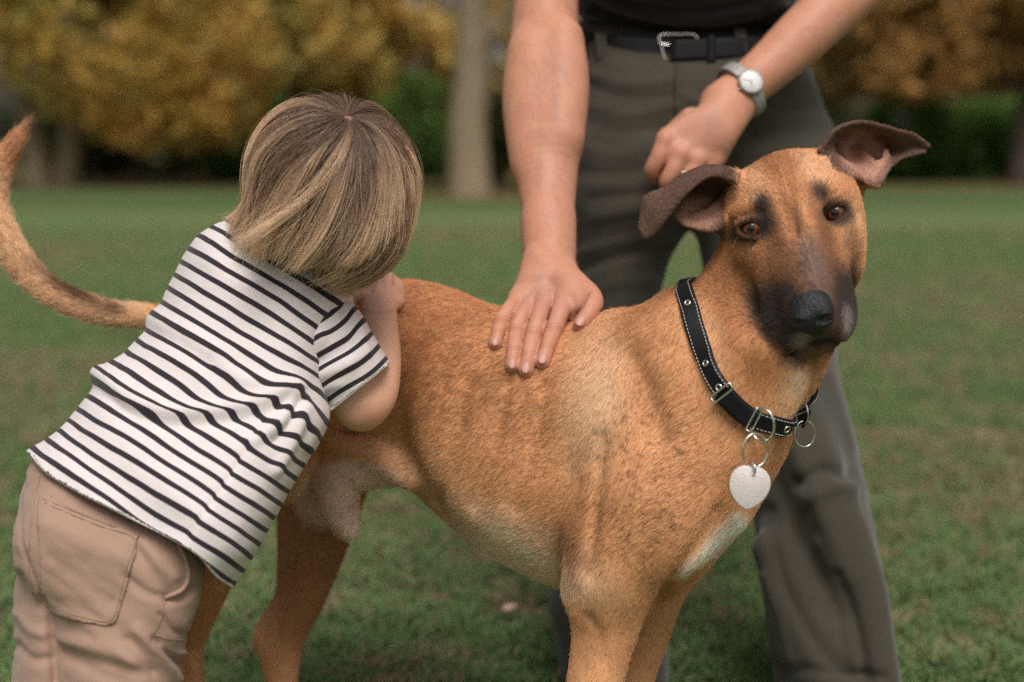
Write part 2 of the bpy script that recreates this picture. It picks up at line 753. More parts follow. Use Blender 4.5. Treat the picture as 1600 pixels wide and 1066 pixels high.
def lawn():
    ys = np.concatenate([np.linspace(-4, 8, 25), np.linspace(8.5, 60, 52), [80, 120, 200, 320]])
    xs = np.concatenate([[-250, -120, -60], np.linspace(-36, 36, 73), [60, 120, 250]])
    X, Y = np.meshgrid(xs, ys, indexing='ij')
    v = np.stack([X, Y, 0 * X], -1).reshape(-1, 3)
    n = len(ys)
    i, j = np.meshgrid(np.arange(len(xs) - 1), np.arange(n - 1), indexing='ij')
    a = (i * n + j).ravel()
    f = np.stack([a, a + n, a + n + 1, a + 1], 1)
    m, nt, b = material('lawn turf')
    tc = node(nt, 'ShaderNodeTexCoord')

    def nz(scale, detail=4.0, sx=1.0, sy=1.0):
        mp = node(nt, 'ShaderNodeMapping')
        mp.inputs['Scale'].default_value = (sx, sy, 1)
        nt.links.new(tc.outputs['Object'], mp.inputs['Vector'])
        q = node(nt, 'ShaderNodeTexNoise', Scale=scale, Detail=detail)
        nt.links.new(mp.outputs[0], q.inputs['Vector'])
        return q.outputs['Fac']

    def ramp(fac, a, b_):
        r = node(nt, 'ShaderNodeMapRange')
        r.interpolation_type = 'SMOOTHSTEP'
        r.inputs['From Min'].default_value = a
        r.inputs['From Max'].default_value = b_
        nt.links.new(fac, r.inputs['Value'])
        return r.outputs[0]

    def mix(fac, c1, c2):
        x = node(nt, 'ShaderNodeMix', data_type='RGBA')
        if fac is not None:
            nt.links.new(fac, x.inputs[0])
        for k, c in ((6, c1), (7, c2)):
            if isinstance(c, tuple):
                x.inputs[k].default_value = (*c, 1)
            else:
                nt.links.new(c, x.inputs[k])
        return x.outputs[2]
    c = mix(ramp(nz(9, 6), .35, .65), (.105, .178, .060), (.150, .228, .085))
    c = mix(ramp(nz(.30, 4, .45, 1.0), .42, .64), c, (.245, .210, .110))
    c = mix(ramp(nz(60, 3), .62, .72), c, (.17, .13, .07))
    # leaf litter under the trees
    sep = node(nt, 'ShaderNodeSeparateXYZ')
    nt.links.new(tc.outputs['Object'], sep.inputs[0])
    c = mix(ramp(sep.outputs['Y'], 13.0, 20.0), c, (.085, .130, .048))
    far = ramp(sep.outputs['Y'], 22.5, 25.5)
    lit = node(nt, 'ShaderNodeMath', operation='MULTIPLY')
    nt.links.new(far, lit.inputs[0])
    nt.links.new(ramp(nz(.9, 5), .34, .60), lit.inputs[1])
    c = mix(lit.outputs[0], c, (.150, .085, .042))
    dst = node(nt, 'ShaderNodeVectorMath', operation='DISTANCE')
    dst.inputs[1].default_value = (-.3, 21.6, 0)
    nt.links.new(tc.outputs['Object'], dst.inputs[0])
    ring = ramp(dst.outputs['Value'], 2.0, .5)
    c = mix(ring, c, (.19, .10, .045))
    nt.links.new(c, b.inputs['Base Color'])
    b.inputs['Roughness'].default_value = .9
    b.inputs['Specular IOR Level'].default_value = .1
    bump(nt, b, nz(70, 6), .6, .03)
    o = obj('lawn', v, f, m, world=True)
    o['kind'] = 'structure'


lawn()


def grass(n):
    rng = np.random.default_rng(5)
    d = 2.0 * (14.0 / 2.0) ** (rng.random(n) ** .92)
    x = (rng.random(n) - .5) * (d * .80 + .5)
    wide = rng.random(n) < .48
    d = np.where(wide, 1.3 * (14.0 / 1.3) ** rng.random(n), d)
    x = np.where(wide, (rng.random(n) - .5) * (d * 1.5 + 3.2), x)
    base = np.stack([x, d, np.zeros(n)], -1)
    tuft = np.clip(.5 + 1.5 * (.45 * noise3(base, 8) + .55 * noise3(base + 7, 24) - .5), 0, 1)
    spot = noise3(base + 3, 13)
    patch = fbm(base * np.array([.5, 1, 1]), .55, 2)
    L = (.020 + .030 * rng.random(n)) * (.35 + 1.25 * tuft) * (1 + .03 * d)
    a = rng.random(n) * 2 * math.pi
    bend = .3 + .9 * rng.random(n)
    dirv = np.stack([np.cos(a), np.sin(a), 0 * a], -1)
    t = np.linspace(0, 1, 4)[None, :, None]
    up = np.array([0, 0, 1.0])
    pts = base[:, None] + L[:, None, None] * (t * up * (1 - .35 * bend[:, None, None] * t) + dirv[:, None] * bend[:, None, None] * t * t * .8)
    g1, g2 = np.array([.078, .142, .042]), np.array([.165, .245, .092])
    k = rng.random(n)[:, None] * .45 + tuft[:, None] * .55
    c = g1 * (1 - k) + g2 * k
    dry = (rng.random(n) < .05 + .55 * sstep(.60, .78, spot) + .5 * sstep(.48, .64, patch) * .7)[:, None]
    c = np.where(dry, np.array([.29, .215, .125]) * (.6 + .6 * rng.random((n, 1))), c)
    col = c[:, None] * np.linspace(.85, 1.2, 4)[None, :, None]
    rad = np.array([.0012, .0012, .0009, .0002])[None] * (1 + .12 * d)[:, None]
    gm = attr_mat('grass blade', rough=.6, spec=.3)
    strands('grass', pts, rad, col, gm, None)


if not globals().get('NOGRASS'):
    grass(310000)

bark_cols = {}


def bark(name, col):
    m, nt, b = material(name)
    tc = node(nt, 'ShaderNodeTexCoord')
    mp = node(nt, 'ShaderNodeMapping')
    mp.inputs['Scale'].default_value = (6, 6, 1.2)
    nz = node(nt, 'ShaderNodeTexNoise', Scale=3.0, Detail=7.0)
    nt.links.new(tc.outputs['Object'], mp.inputs['Vector'])
    nt.links.new(mp.outputs[0], nz.inputs['Vector'])
    mx = node(nt, 'ShaderNodeMix', data_type='RGBA')
    mx.inputs[6].default_value = (*[c * .55 for c in col], 1)
    mx.inputs[7].default_value = (*[c * 1.3 for c in col], 1)
    nt.links.new(nz.outputs['Fac'], mx.inputs[0])
    nt.links.new(mx.outputs[2], b.inputs['Base Color'])
    b.inputs['Roughness'].default_value = .9
    bump(nt, b, nz.outputs['Fac'], .8, .05)
    return m


BARK_PALE = bark('pale grey bark', (.28, .215, .135))
BARK_DARK = bark('dark brown bark', (.09, .065, .05))
LEAF = attr_mat('leaves', rough=.55, spec=.3)
_nt = LEAF.node_tree
_tr = node(_nt, 'ShaderNodeBsdfTranslucent')
_mx = node(_nt, 'ShaderNodeMixShader')
_mx.inputs[0].default_value = .5
_at = [q for q in _nt.nodes if q.type == 'ATTRIBUTE'][0]
_nt.links.new(_at.outputs['Color'], _tr.inputs['Color'])
_nt.links.new(_nt.nodes['Principled BSDF'].outputs[0], _mx.inputs[1])
_nt.links.new(_tr.outputs[0], _mx.inputs[2])
_nt.links.new(_mx.outputs[0], _nt.nodes['Material Output'].inputs['Surface'])


def limb(path, r0, r1, wob=.12, seed=0):
    p = catmull(path, 6)
    r = np.linspace(r0, r1, len(p))
    p = p + (fbm(p[:, None] + np.array([[0, 0, 0], [9, 2, 1], [4, 7, 3]]) + seed, .8)[..., :3] - .5) * wob * np.array([1, 1, 0])
    return tube(p, r, 12)


def foliage(lobes, n, size, cols, rng, low=None):
    """leaf sprays: bent quads through the volume of the lobes (centre, radii)"""
    vol = np.array([np.prod(l[1]) ** (2 / 3) for l in lobes])
    which = rng.choice(len(lobes), n, p=vol / vol.sum())
    c = np.array([l[0] for l in lobes])[which]
    r = np.array([l[1] for l in lobes])[which]
    d = rng.normal(size=(n, 3))
    d /= np.linalg.norm(d, axis=1, keepdims=True)
    p = c + d * r * (.55 + .5 * rng.random((n, 1)) ** .6)
    keep = fbm(p, .9, 2) > .36                     # gaps
    if low is not None:
        keep &= p[:, 2] > low
    p, d = p[keep], d[keep]
    n = len(p)
    nn = d * .5 + rng.normal(size=(n, 3)) * .6 + np.array([0, 0, .35])
    nn /= np.linalg.norm(nn, axis=1, keepdims=True)
    a = np.cross(nn, rng.normal(size=(n, 3)))
    a /= np.linalg.norm(a, axis=1, keepdims=True)
    b = np.cross(nn, a)
    s = size * (.5 + rng.random((n, 1)))
    ln = 1.5 + .6 * rng.random((n, 1))
    q = np.stack([p - a * s * ln, p + b * s * .6 + nn * s * .2, p + a * s * ln - nn * s * .25, p - b * s * .6 + nn * s * .2], 1)
    f = np.arange(4 * n).reshape(n, 4)
    t = np.clip(fbm(p, .55, 3) * 1.6 - .3 + rng.normal(0, .13, n), 0, 1)[:, None]
    cols = np.asarray(cols)
    x = t * (len(cols) - 1)
    i = np.clip(x.astype(int), 0, len(cols) - 2)[:, 0]
    col = cols[i] * (1 - (x - i[:, None])) + cols[i + 1] * (x - i[:, None])
    col = np.minimum(col * 1.4, .85) * (.7 + .6 * rng.random((n, 1)))
    return q.reshape(-1, 3), f, np.repeat(col, 4, 0)


def tree(name, label, cat, base, trunks, lobes, n, size, cols, bk, seed, group=None, low=None):
    rng = np.random.default_rng(seed)
    base = np.asarray(base, float)
    t = thing(name, label, cat, base, group)
    for path, r0, r1 in trunks:
        v, f = limb(base + np.asarray(path, float), r0, r1, seed=seed)
        obj('trunk' if r0 > .12 else 'branch', v, f, bk, t, world=True)
    lb = [(base + np.asarray(c, float), np.asarray(r, float)) for c, r in lobes]
    v, f, col = foliage(lb, n, size, cols, rng, low)
    o = obj('crown', v, f, LEAF, t, world=True, smooth=False, colors={'Col': col})
    return t


GOLD = [(.15, .18, .055), (.32, .26, .07), (.52, .34, .09), (.68, .42, .13)]
OLIVE = [(.08, .08, .022), (.17, .14, .035), (.28, .21, .055), (.40, .27, .08)]
GREEN = [(.04, .085, .018), (.075, .15, .03), (.13, .22, .045), (.20, .27, .06)]
BROWN = [(.12, .09, .035), (.22, .15, .055), (.34, .21, .07), (.44, .26, .09)]
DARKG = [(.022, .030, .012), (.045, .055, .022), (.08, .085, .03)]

bp = ground_pt(85, 26)
tree('golden_tree', 'golden leaved tree with a pale forked trunk at the left edge', 'tree', bp,
     [([(-.22, 0, -.05), (-.28, 0, .5), (-.45, .1, 1.4), (-1.0, .2, 3.2), (-1.3, .2, 5.5)], .27, .12),
      ([(.22, .1, -.05), (.30, .1, .5), (.45, .1, 1.3), (.9, .2, 3.0), (1.2, .2, 5.5)], .26, .12),
      ([(.45, .1, 1.3), (1.6, -.3, 2.0), (2.8, -.5, 2.6)], .10, .03)],
     [((-1.2, -.3, 3.2), (1.8, 1.6, 1.3)), ((1.5, -.8, 2.6), (2.0, 1.6, 1.6)), ((3.0, -.3, 2.2), (1.3, 1.4, 1.5)), ((.2, 0, 4.6), (2.8, 2.2, 1.6)),
      ((2.2, 0, 4.2), (2.0, 2.0, 1.5)), ((-2.6, 0, 4.0), (1.8, 1.6, 1.8)), ((.5, 0, 6.6), (2.4, 2.2, 1.6)), ((2.2, -.9, 1.35), (1.5, .8, .7))],
     15000, .10, GOLD, BARK_PALE, 21)
bp = ground_pt(735, 21.6)
tree('park_tree', 'tall tree with one thick pale straight trunk behind the child', 'tree', bp,
     [([(0, 0, -.1), (0, 0, .25), (-.02, 0, 1.2), (.02, 0, 2.6), (.0, .1, 4.5), (.1, .2, 7.5)], .36, .16),
      ([(.02, 0, 2.1), (.5, .1, 2.7), (1.3, .1, 3.5), (2.2, 0, 4.8)], .11, .05),
      ([(0, 0, 3.0), (-.7, 0, 3.8), (-1.6, -.1, 4.8)], .11, .05)],
     [((-1.5, 0, 5.4), (1.8, 1.6, 1.2)), ((1.2, .3, 5.2), (2.2, 1.8, 1.3)), ((.2, 0, 7.0), (2.4, 2.2, 1.6)), ((1.2, .8, 3.6), (.9, .8, .6)), ((-1.0, .6, 3.5), (.7, .6, .5))],
     9000, .10, OLIVE, BARK_PALE, 22)
v, f = tube(bp + np.array([(0, 0, -.05), (0, 0, .06), (0, 0, .22), (0, 0, .5)]), [.56, .47, .39, .35], 16)
bp = ground_pt(1592, 27)
tree('brown_tree', 'russet brown tree with a dark trunk at the right edge', 'tree', bp,
     [([(0, 0, -.05), (.02, 0, .8), (.05, 0, 2.2), (.0, 0, 5.5)], .26, .14), ([(.05, 0, 1.7), (-1.3, -.2, 2.5), (-2.6, -.3, 3.2)], .10, .04)],
     [((-1.8, -.4, 3.0), (1.6, 1.3, 1.1)), ((-3.0, 0, 3.6), (1.7, 1.4, 1.3)), ((.4, -.4, 3.4), (1.8, 1.5, 1.3)), ((-1.0, 0, 5.2), (2.8, 2, 1.6)), ((-2.3, -.5, 2.1), (1.2, .9, .55))],
     12000, .10, BROWN, BARK_DARK, 23)
bp = ground_pt(430, 33)
tree('olive_tree', 'olive and yellow tree in the background above the child\'s head', 'tree', bp,
     [([(0, 0, -.05), (.1, 0, 1.2), (.0, 0, 5)], .22, .1)],
     [((-1.0, 0, 3.4), (2.0, 1.4, 1.6)), ((1.4, 0, 3.2), (1.9, 1.4, 1.5)), ((.2, 0, 5.5), (1.8, 1.8, 1.5)), ((3.2, 0, 2.6), (1.3, 1.2, 1.2))],
     9000, .12, [(.16, .16, .05), (.30, .26, .08), (.46, .34, .10), (.52, .34, .12)], BARK_DARK, 24)
bp = ground_pt(1440, 35)
tree('rust_tree', 'rust and olive tree in the background above the dog\'s right-hand ear', 'tree', bp,
     [([(0, 0, -.05), (.1, 0, 1.2), (.0, 0, 5)], .22, .1)],
     [((-1.2, 0, 3.4), (2.0, 1.4, 1.5)), ((1.2, 0, 3.6), (2.2, 1.4, 1.7)), ((.2, 0, 6), (3, 2, 1.8)), ((-2.8, 0, 2.7), (1.3, 1.2, 1.2))],
     9000, .12, [(.09, .08, .022), (.17, .125, .035), (.27, .17, .05), (.34, .19, .06)], BARK_DARK, 25)
for px, dd, lab, lobes, cols, sd in (
        (375, 29, 'green shrub behind the grass left of the child\'s hair', [((0, 0, .7), (.9, .7, .75)), ((.5, 0, 1.5), (.5, .6, .6)), ((-.5, 0, 1.5), (.45, .5, .45)), ((.9, 0, .9), (.5, .5, .6))], GREEN, 31),
        (655, 30, 'green shrub between the child\'s head and the thick pale trunk', [((.1, 0, .6), (.8, .6, .7)), ((-.5, .1, 1.3), (.5, .5, .5)), ((.35, 0, 1.5), (.4, .4, .6)), ((-.9, 0, .6), (.5, .5, .6)), ((-.1, .2, 1.9), (.35, .4, .35))], [(.04, .08, .018), (.09, .15, .03), (.16, .21, .045), (.26, .25, .06)], 32),
        (1400, 29, 'green shrub under the russet tree beside the dog\'s ear', [((0, 0, .7), (1.1, .7, .8)), ((.2, 0, 1.3), (.8, .6, .5))], GREEN, 33),
        (1520, 31, 'wide dark green shrub near the right edge', [((0, 0, .8), (1.3, .8, .9)), ((.9, 0, .8), (.9, .6, .9))], GREEN, 34),
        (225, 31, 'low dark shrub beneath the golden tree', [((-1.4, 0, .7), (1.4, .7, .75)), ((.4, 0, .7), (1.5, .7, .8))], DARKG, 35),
        (790, 27, 'olive shrub just right of the thick pale trunk', [((0, 0, .8), (.5, .5, .9)), ((.5, 0, 1.2), (.5, .5, .7))], [(.03, .04, .012), (.07, .08, .02), (.13, .11, .03)], 36)):
    tree('shrub', lab, 'shrub', ground_pt(px, dd), [([(0, 0, -.05), (.05, 0, .4), (.1, 0, 1.0)], .05, .02)], lobes, 2600, .085, cols, BARK_DARK, sd, 'shrubs along the edge of the lawn', low=.03)


def far_wood():
    rng = np.random.default_rng(40)
    lobes = []
    for x in np.arange(-34, 35, 2.6):
        y = 42 + rng.random() * 5
        lobes.append((np.array([x + rng.normal(0, .6), y - 1.5, .9]), np.array([2.0, 1.2, 1.3])))
        for k in range(2):
            lobes.append((np.array([x + rng.normal(0, 1), y + rng.random() * 3, 3.2 + 2.8 * k + rng.random()]), np.array([2.3, 1.6, 1.9])))
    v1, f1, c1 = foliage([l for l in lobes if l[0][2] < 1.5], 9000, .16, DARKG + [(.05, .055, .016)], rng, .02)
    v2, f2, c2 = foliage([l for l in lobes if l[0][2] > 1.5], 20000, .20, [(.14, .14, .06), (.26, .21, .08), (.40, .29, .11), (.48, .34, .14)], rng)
    v, f = join([(v1, f1), (v2, f2)])
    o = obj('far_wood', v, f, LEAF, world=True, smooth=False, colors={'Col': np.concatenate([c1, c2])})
    o['kind'] = 'stuff'


far_wood()

# ================================================================ the dog
def dw(px, py=0):
    """distance of the dog's midline: the chest is nearer the camera than the rump"""
    return 1.98 - 0.000387 * (np.asarray(px, float) - 400)


def sheet(grid, r, nu=26, nv=20):
    """thin folded skin (an ear flap) as a dense net of small balls; grid rows x columns of (px, py, w)"""
    g = np.asarray(grid, float)
    rows = np.stack([catmull(g[:, j], nu // (len(g) - 1) + 1) for j in range(g.shape[1])], 1)
    full = np.stack([catmull(rows[i], nv // (g.shape[1] - 1) + 1) for i in range(len(rows))], 0)
    c = cc(full[..., 0], full[..., 1], full[..., 2])
    # refine so that neighbours lie closer than the radius
    prims = []
    for i in range(c.shape[0] - 1):
        for j in range(c.shape[1] - 1):
            q = c[i:i + 2, j:j + 2]
            e = max(np.linalg.norm(q[0, 0] - q[1, 1]), np.linalg.norm(q[0, 1] - q[1, 0]))
            n = max(1, int(e / (r * 1.1)))
            for a in np.arange(n) / n:
                for b in np.arange(n) / n:
                    p = (q[0, 0] * (1 - a) + q[1, 0] * a) * (1 - b) + (q[0, 1] * (1 - a) + q[1, 1] * a) * b
                    prims.append(ball(p, r))
    return prims


def ball(p, r):
    def f(x, y, z):
        return np.sqrt((x - p[0]) ** 2 + (y - p[1]) ** 2 + (z - p[2]) ** 2) - r
    return f, p - r, p + r


# head frame: r to the dog's left (picture right), d down the face, f towards the camera; unit = 1 px at the eyes
HW = 1.56
HU = HW / F
H_R = np.array([.983, .185, 0.0])
H_D = np.array([.185, -.983, 0.0])
H_O = cc(1239, 345, HW)
H_F = -H_O / np.linalg.norm(H_O)
H_AX = np.array([H_R, H_D, H_F])


def hp(r, d, f):
    return H_O + HU * (r * H_R + d * H_D + f * H_F)


def to_head(c):
    q = (c - H_O) / HU
    return np.stack([q @ H_R, q @ H_D, q @ H_F], -1)


def hell(S, r, d, f, rr, rd, rf, k=12, mode='u', tilt=0.0, roll=0.0):
    """ellipsoid in the head frame, tilt turns d towards f, roll turns r towards d"""
    c, s = math.cos(math.radians(tilt)), math.sin(math.radians(tilt))
    A = np.array([H_R, c * H_D + s * H_F, -s * H_D + c * H_F])
    if roll:
        c, s = math.cos(math.radians(roll)), math.sin(math.radians(roll))
        A = np.array([c * A[0] + s * A[1], -s * A[0] + c * A[1], A[2]])
    S.add(ell_f(hp(r, d, f), A, np.array([rr, rd, rf]) * HU), k * HU, mode)


def hchain(S, pts, k=12, n=5, mode='u', flat=None):
    p = np.array([np.r_[hp(*q[:3]), q[3] * HU] for q in pts])
    S.chain(p, k * HU, n, flat, mode, metric=True)


DOG = Shape()
TORSO = [(345, 520), (400, 470), (470, 447), (560, 438), (640, 438), (700, 450), (760, 475), (810, 500), (860, 512),
         (915, 506), (975, 498), (1020, 489), (1060, 475), (1110, 515), (1185, 620), (1222, 690), (1198, 760),
         (1171, 808), (1131, 857), (1085, 900), (1000, 928), (930, 930), (880, 922), (830, 902), (760, 866), (700, 818),
         (650, 772), (610, 738), (570, 714), (520, 700), (470, 695), (400, 690), (345, 640), (325, 570)]


class _T:
    max = .125

    def __call__(s, px, py):
        return .098 + .024 * sstep(600, 930, px)


DOG.pillow(TORSO, dw, _T(), 150, k=0.0, blur=18)
# rump, thigh, flank
DOG.ell(455, 590, 1.955, 105, 120, 120, k=.05)
DOG.ell(420, 680, 1.895, 62, 110, 66, rot=22, k=.05)
# ribs and shoulder of the near side
DOG.ell(800, 660, 1.775, 150, 170, 75, rot=15, k=.05)
DOG.ell(1015, 640, 1.660, 62, 150, 40, rot=-14, k=.045)            # shoulder blade
DOG.ell(1032, 775, 1.625, 80, 118, 58, rot=20, k=.04)            # upper arm
DOG.ell(945, 560, 1.735, 28, 70, 32, rot=-14, k=.04)
DOG.ell(1105, 750, 1.650, 50, 76, 66, rot=22, k=.04)             # breastbone
# neck
DOG.chain([(1050, 645, 1.700, 138), (1112, 588, 1.685, 136), (1168, 540, 1.665, 124), (1205, 470, 1.645, 114),
           (1240, 385, 1.635, 96)], k=.05, flat=(np.array([0, 0, 1.0]), .86))
DOG.chain([(1175, 545, 1.570, 38), (1120, 660, 1.605, 42), (1055, 760, 1.625, 42)], k=.04)   # neck muscle down to the shoulder
DOG.chain([(1246, 520, 1.56, 44), (1218, 610, 1.580, 36), (1160, 715, 1.600, 30)], k=.03)   # throat
# front legs
DOG.chain([(1010, 800, 1.655, 92), (965, 870, 1.66, 80), (950, 930, 1.672, 66), (946, 975, 1.675, 53), (937, 1030, 1.675, 45),
           (930, 1080, 1.67, 41), (924, 1150, 1.67, 36), (918, 1210, 1.665, 40), (914, 1290, 1.67, 33)], k=.035)
DOG.ell(905, 925, 1.69, 20, 26, 24, rot=25, k=.02)               # elbow
DOG.chain([(908, 925, 1.675, 16), (925, 990, 1.672, 15), (905, 1075, 1.67, 15)], k=.015)
DOG.chain([(912, 1300, 1.66, 38), (935, 1325, 1.625, 40), (950, 1330, 1.60, 34)], k=.02)     # near fore paw
DOG.chain([(1050, 850, 1.80, 60), (1026, 920, 1.82, 45), (1012, 985, 1.83, 36), (993, 1050, 1.83, 32), (982, 1120, 1.83, 29),
           (980, 1190, 1.83, 33), (975, 1245, 1.83, 28)], k=.035)
DOG.chain([(974, 1250, 1.825, 34), (995, 1272, 1.79, 35), (1008, 1278, 1.77, 30)], k=.02)    # far fore paw
DOG.chain([(1075, 800, 1.73, 56), (1042, 880, 1.76, 40)], k=.03)
def groove(pts, r, k, deep=0.0):
    P = catmull(np.asarray(pts, float), 4)
    w = [DOG.hit(x, y) for x, y in P]
    DOG.chain([(x, y, q + deep, r) for (x, y), q in zip(P, w) if q], k, 2, mode='s')


groove([(940, 690), (932, 760), (924, 830), (914, 890)], 3, .022)            # crease behind the shoulder
groove([(1122, 800), (1092, 850), (1052, 900), (1020, 945)], 3, .018)         # front edge of the shoulder
groove([(985, 560), (1012, 620), (1030, 680)], 3, .030)                       # along the shoulder blade
groove([(920, 965), (935, 990), (938, 1030)], 2, .012)
for x in (690, 750, 810):                                                     # a hint of ribs
    groove([(x + 40, 600), (x + 18, 700), (x - 10, 790)], 2, .022, -.001)
# hind legs
DOG.chain([(450, 640, 1.86, 62), (392, 740, 1.84, 56), (350, 815, 1.83, 50), (328, 900, 1.85, 37), (298, 985, 1.89, 28),
           (290, 1010, 1.90, 27), (300, 1090, 1.89, 22), (310, 1160, 1.88, 23)], k=.04)
DOG.chain([(312, 1170, 1.87, 28), (340, 1188, 1.84, 30)], k=.02)
DOG.chain([(520, 690, 2.0, 75), (497, 800, 2.01, 62), (482, 880, 2.02, 47), (466, 940, 2.03, 38), (440, 1000, 2.04, 35),
           (440, 1060, 2.035, 25), (446, 1110, 2.03, 24)], k=.03)
DOG.chain([(420, 996, 2.05, 24), (470, 900, 2.06, 10)], k=.02)                              # hock and its tendon
DOG.chain([(447, 1112, 2.02, 27), (472, 1130, 1.99, 28)], k=.02)
# underside
DOG.chain([(650, 728, 1.850, 30), (590, 730, 1.865, 34), (535, 735, 1.875, 42), (528, 778, 1.875, 34), (540, 815, 1.87, 24),
           (546, 830, 1.87, 15)], k=.02)
DOG.chain([(520, 690, 1.84, 12), (580, 712, 1.835, 12), (640, 750, 1.82, 12)], k=.03)         # flank fold
# tail
DOG.chain([(345, 510, 1.98, 30), (290, 503, 1.985, 23), (235, 494, 1.98, 18), (170, 489, 1.96, 19), (95, 464, 1.94, 21), (43, 424, 1.93, 22),
           (8, 372, 1.92, 22), (-9, 320, 1.92, 21), (-3, 272, 1.92, 18), (17, 233, 1.92, 14), (37, 203, 1.92, 8), (45, 190, 1.92, 3)], k=.03)
# head
hell(DOG, 2, -22, -92, 101, 92, 95, k=30)
hell(DOG, 0, 8, -55, 100, 85, 66, k=30)
for s in (-1, 1):
    hell(DOG, s * 56 - 3, 44, -72, 46, 80, 64, k=30, tilt=-12, roll=-s * 10)        # cheeks
    hell(DOG, s * 58, -34, -12, 38, 20, 24, k=24, roll=s * 14)                  # brow
    hell(DOG, s * 60, 40, -14, 36, 30, 24, k=28, roll=-s * 30)                  # bone under the eye
hchain(DOG, [(0, -12, -18, 44), (0, 40, 12, 48), (0, 95, 38, 46), (0, 140, 58, 43)], k=26)        # bridge and muzzle
hchain(DOG, [(0, 40, -20, 62), (0, 100, 5, 57), (0, 150, 28, 47)], k=24)
for s in (-1, 1):
    hchain(DOG, [(s * 44, 72, -8, 24), (s * 45, 120, 14, 27), (s * 42, 160, 24, 27), (s * 34, 184, 34, 19)], k=18)   # upper lips
    hchain(DOG, [(s * 20, 162, 60, 20), (s * 32, 178, 46, 16)], k=10)
hchain(DOG, [(0, 100, -40, 40), (0, 160, -6, 34), (0, 186, 24, 24)], k=14)      # lower jaw
hchain(DOG, [(0, 164, 66, 14), (0, 178, 62, 12)], k=8)
hchain(DOG, [(-46, 199, 28, 5), (-22, 197, 52, 5), (0, 188, 66, 5), (22, 197, 52, 5), (46, 199, 28, 5)], k=9, mode='s')  # mouth line
hchain(DOG, [(0, -75, 8, 3), (0, -20, 26, 5), (0, 20, 46, 3)], k=22, mode='s')  # furrow of the brow
for s in (-1, 1):
    hell(DOG, s * 67, 1, 22, 21, 16, 28, k=10, mode='s', roll=s * 10)           # eye sockets
EYES = []
for s in (-1, 1):
    e = hp(s * 67, 0, -4)
    EYES.append(e)
    lid_u = [hp(s * (67 + 20 * math.cos(a)), 1 - 13.5 * math.sin(a) + (-3 if math.cos(a) > 0 else 5) * abs(math.cos(a)),
                15 - 11 * abs(math.cos(a)) ** 2) for a in np.linspace(0, 2 * math.pi, 17)]
    DOG.chain(np.array([np.r_[hp(s * 67 + q, -17.0 + .016 * q * q, 14 - .024 * q * q), 4.6 * HU] for q in (-19, -12, -4, 4, 12, 19)]), 5 * HU, 4, metric=True)
    DOG.chain(np.c_[lid_u, np.full(17, 3.6 * HU)], 4 * HU, 3, metric=True)
# ears
EAR_A = [[(1148, 284, 1.575), (1152, 268, 1.590), (1146, 288, 1.620), (1138, 314, 1.625), (1134, 348, 1.598)],
         [(1118, 274, 1.560), (1116, 261, 1.585), (1116, 286, 1.625), (1112, 320, 1.632), (1114, 362, 1.592)],
         [(1095, 282, 1.555), (1092, 264, 1.580), (1092, 291, 1.625), (1087, 324, 1.632), (1089, 358, 1.588)],
         [(1070, 304, 1.555), (1064, 277, 1.575), (1068, 301, 1.610), (1066, 325, 1.612), (1064, 349, 1.585)],
         [(1048, 331, 1.560), (1038, 295, 1.572), (1044, 312, 1.590), (1047, 322, 1.588), (1050, 331, 1.575)],
         [(1034, 349, 1.565), (1009, 309, 1.570), (1018, 325, 1.580), (1026, 338, 1.577), (1033, 348, 1.570)],
         [(1019, 366, 1.570), (1003, 336, 1.572), (1008, 346, 1.577), (1013, 358, 1.576), (1018, 366, 1.572)],
         [(1004, 370, 1.572), (999, 362, 1.572), (1000, 364, 1.573), (1001, 367, 1.573), (1003, 370, 1.572)]]
EAR_B = [[(1282, 236, 1.575), (1294, 244, 1.605), (1305, 254, 1.610), (1312, 262, 1.580)],
         [(1300, 208, 1.575), (1308, 230, 1.625), (1322, 254, 1.625), (1332, 272, 1.580)],
         [(1322, 195, 1.580), (1328, 218, 1.635), (1342, 252, 1.635), (1352, 284, 1.582)],
         [(1350, 191, 1.588), (1352, 215, 1.642), (1360, 255, 1.640), (1370, 294, 1.585)],
         [(1380, 198, 1.595), (1379, 222, 1.640), (1386, 250, 1.630), (1389, 263, 1.600)],
         [(1405, 205, 1.602), (1402, 236, 1.628), (1404, 246, 1.622), (1406, 249, 1.615)],
         [(1430, 212, 1.608), (1427, 231, 1.620), (1426, 239, 1.618), (1425, 243, 1.615)],
         [(1454, 231, 1.612), (1452, 234, 1.614), (1450, 236, 1.614), (1448, 237, 1.613)]]
DOG.add(sheet(EAR_A, .0025), .005)
DOG.add(sheet(EAR_B, .0025), .005)
for pts in ([(1128, 318, 1.614, 5), (1108, 330, 1.614, 5), (1088, 338, 1.608, 4)], [(1132, 350, 1.600, 7), (1112, 350, 1.604, 6), (1096, 352, 1.600, 5)],
            [(1336, 236, 1.632, 4), (1354, 244, 1.630, 5), (1366, 262, 1.620, 5.5), (1368, 285, 1.602, 5)],
            [(1384, 238, 1.618, 4.5), (1385, 250, 1.614, 5), (1374, 260, 1.614, 4)]):
    DOG.chain(pts, .012)
DOG.chain([(1160, 290, 1.615, 18), (1142, 320, 1.622, 18), (1138, 350, 1.612, 15)], k=.02)     # ear roots
DOG.chain([(1290, 256, 1.60, 18), (1318, 278, 1.608, 15), (1338, 296, 1.61, 9)], k=.02)


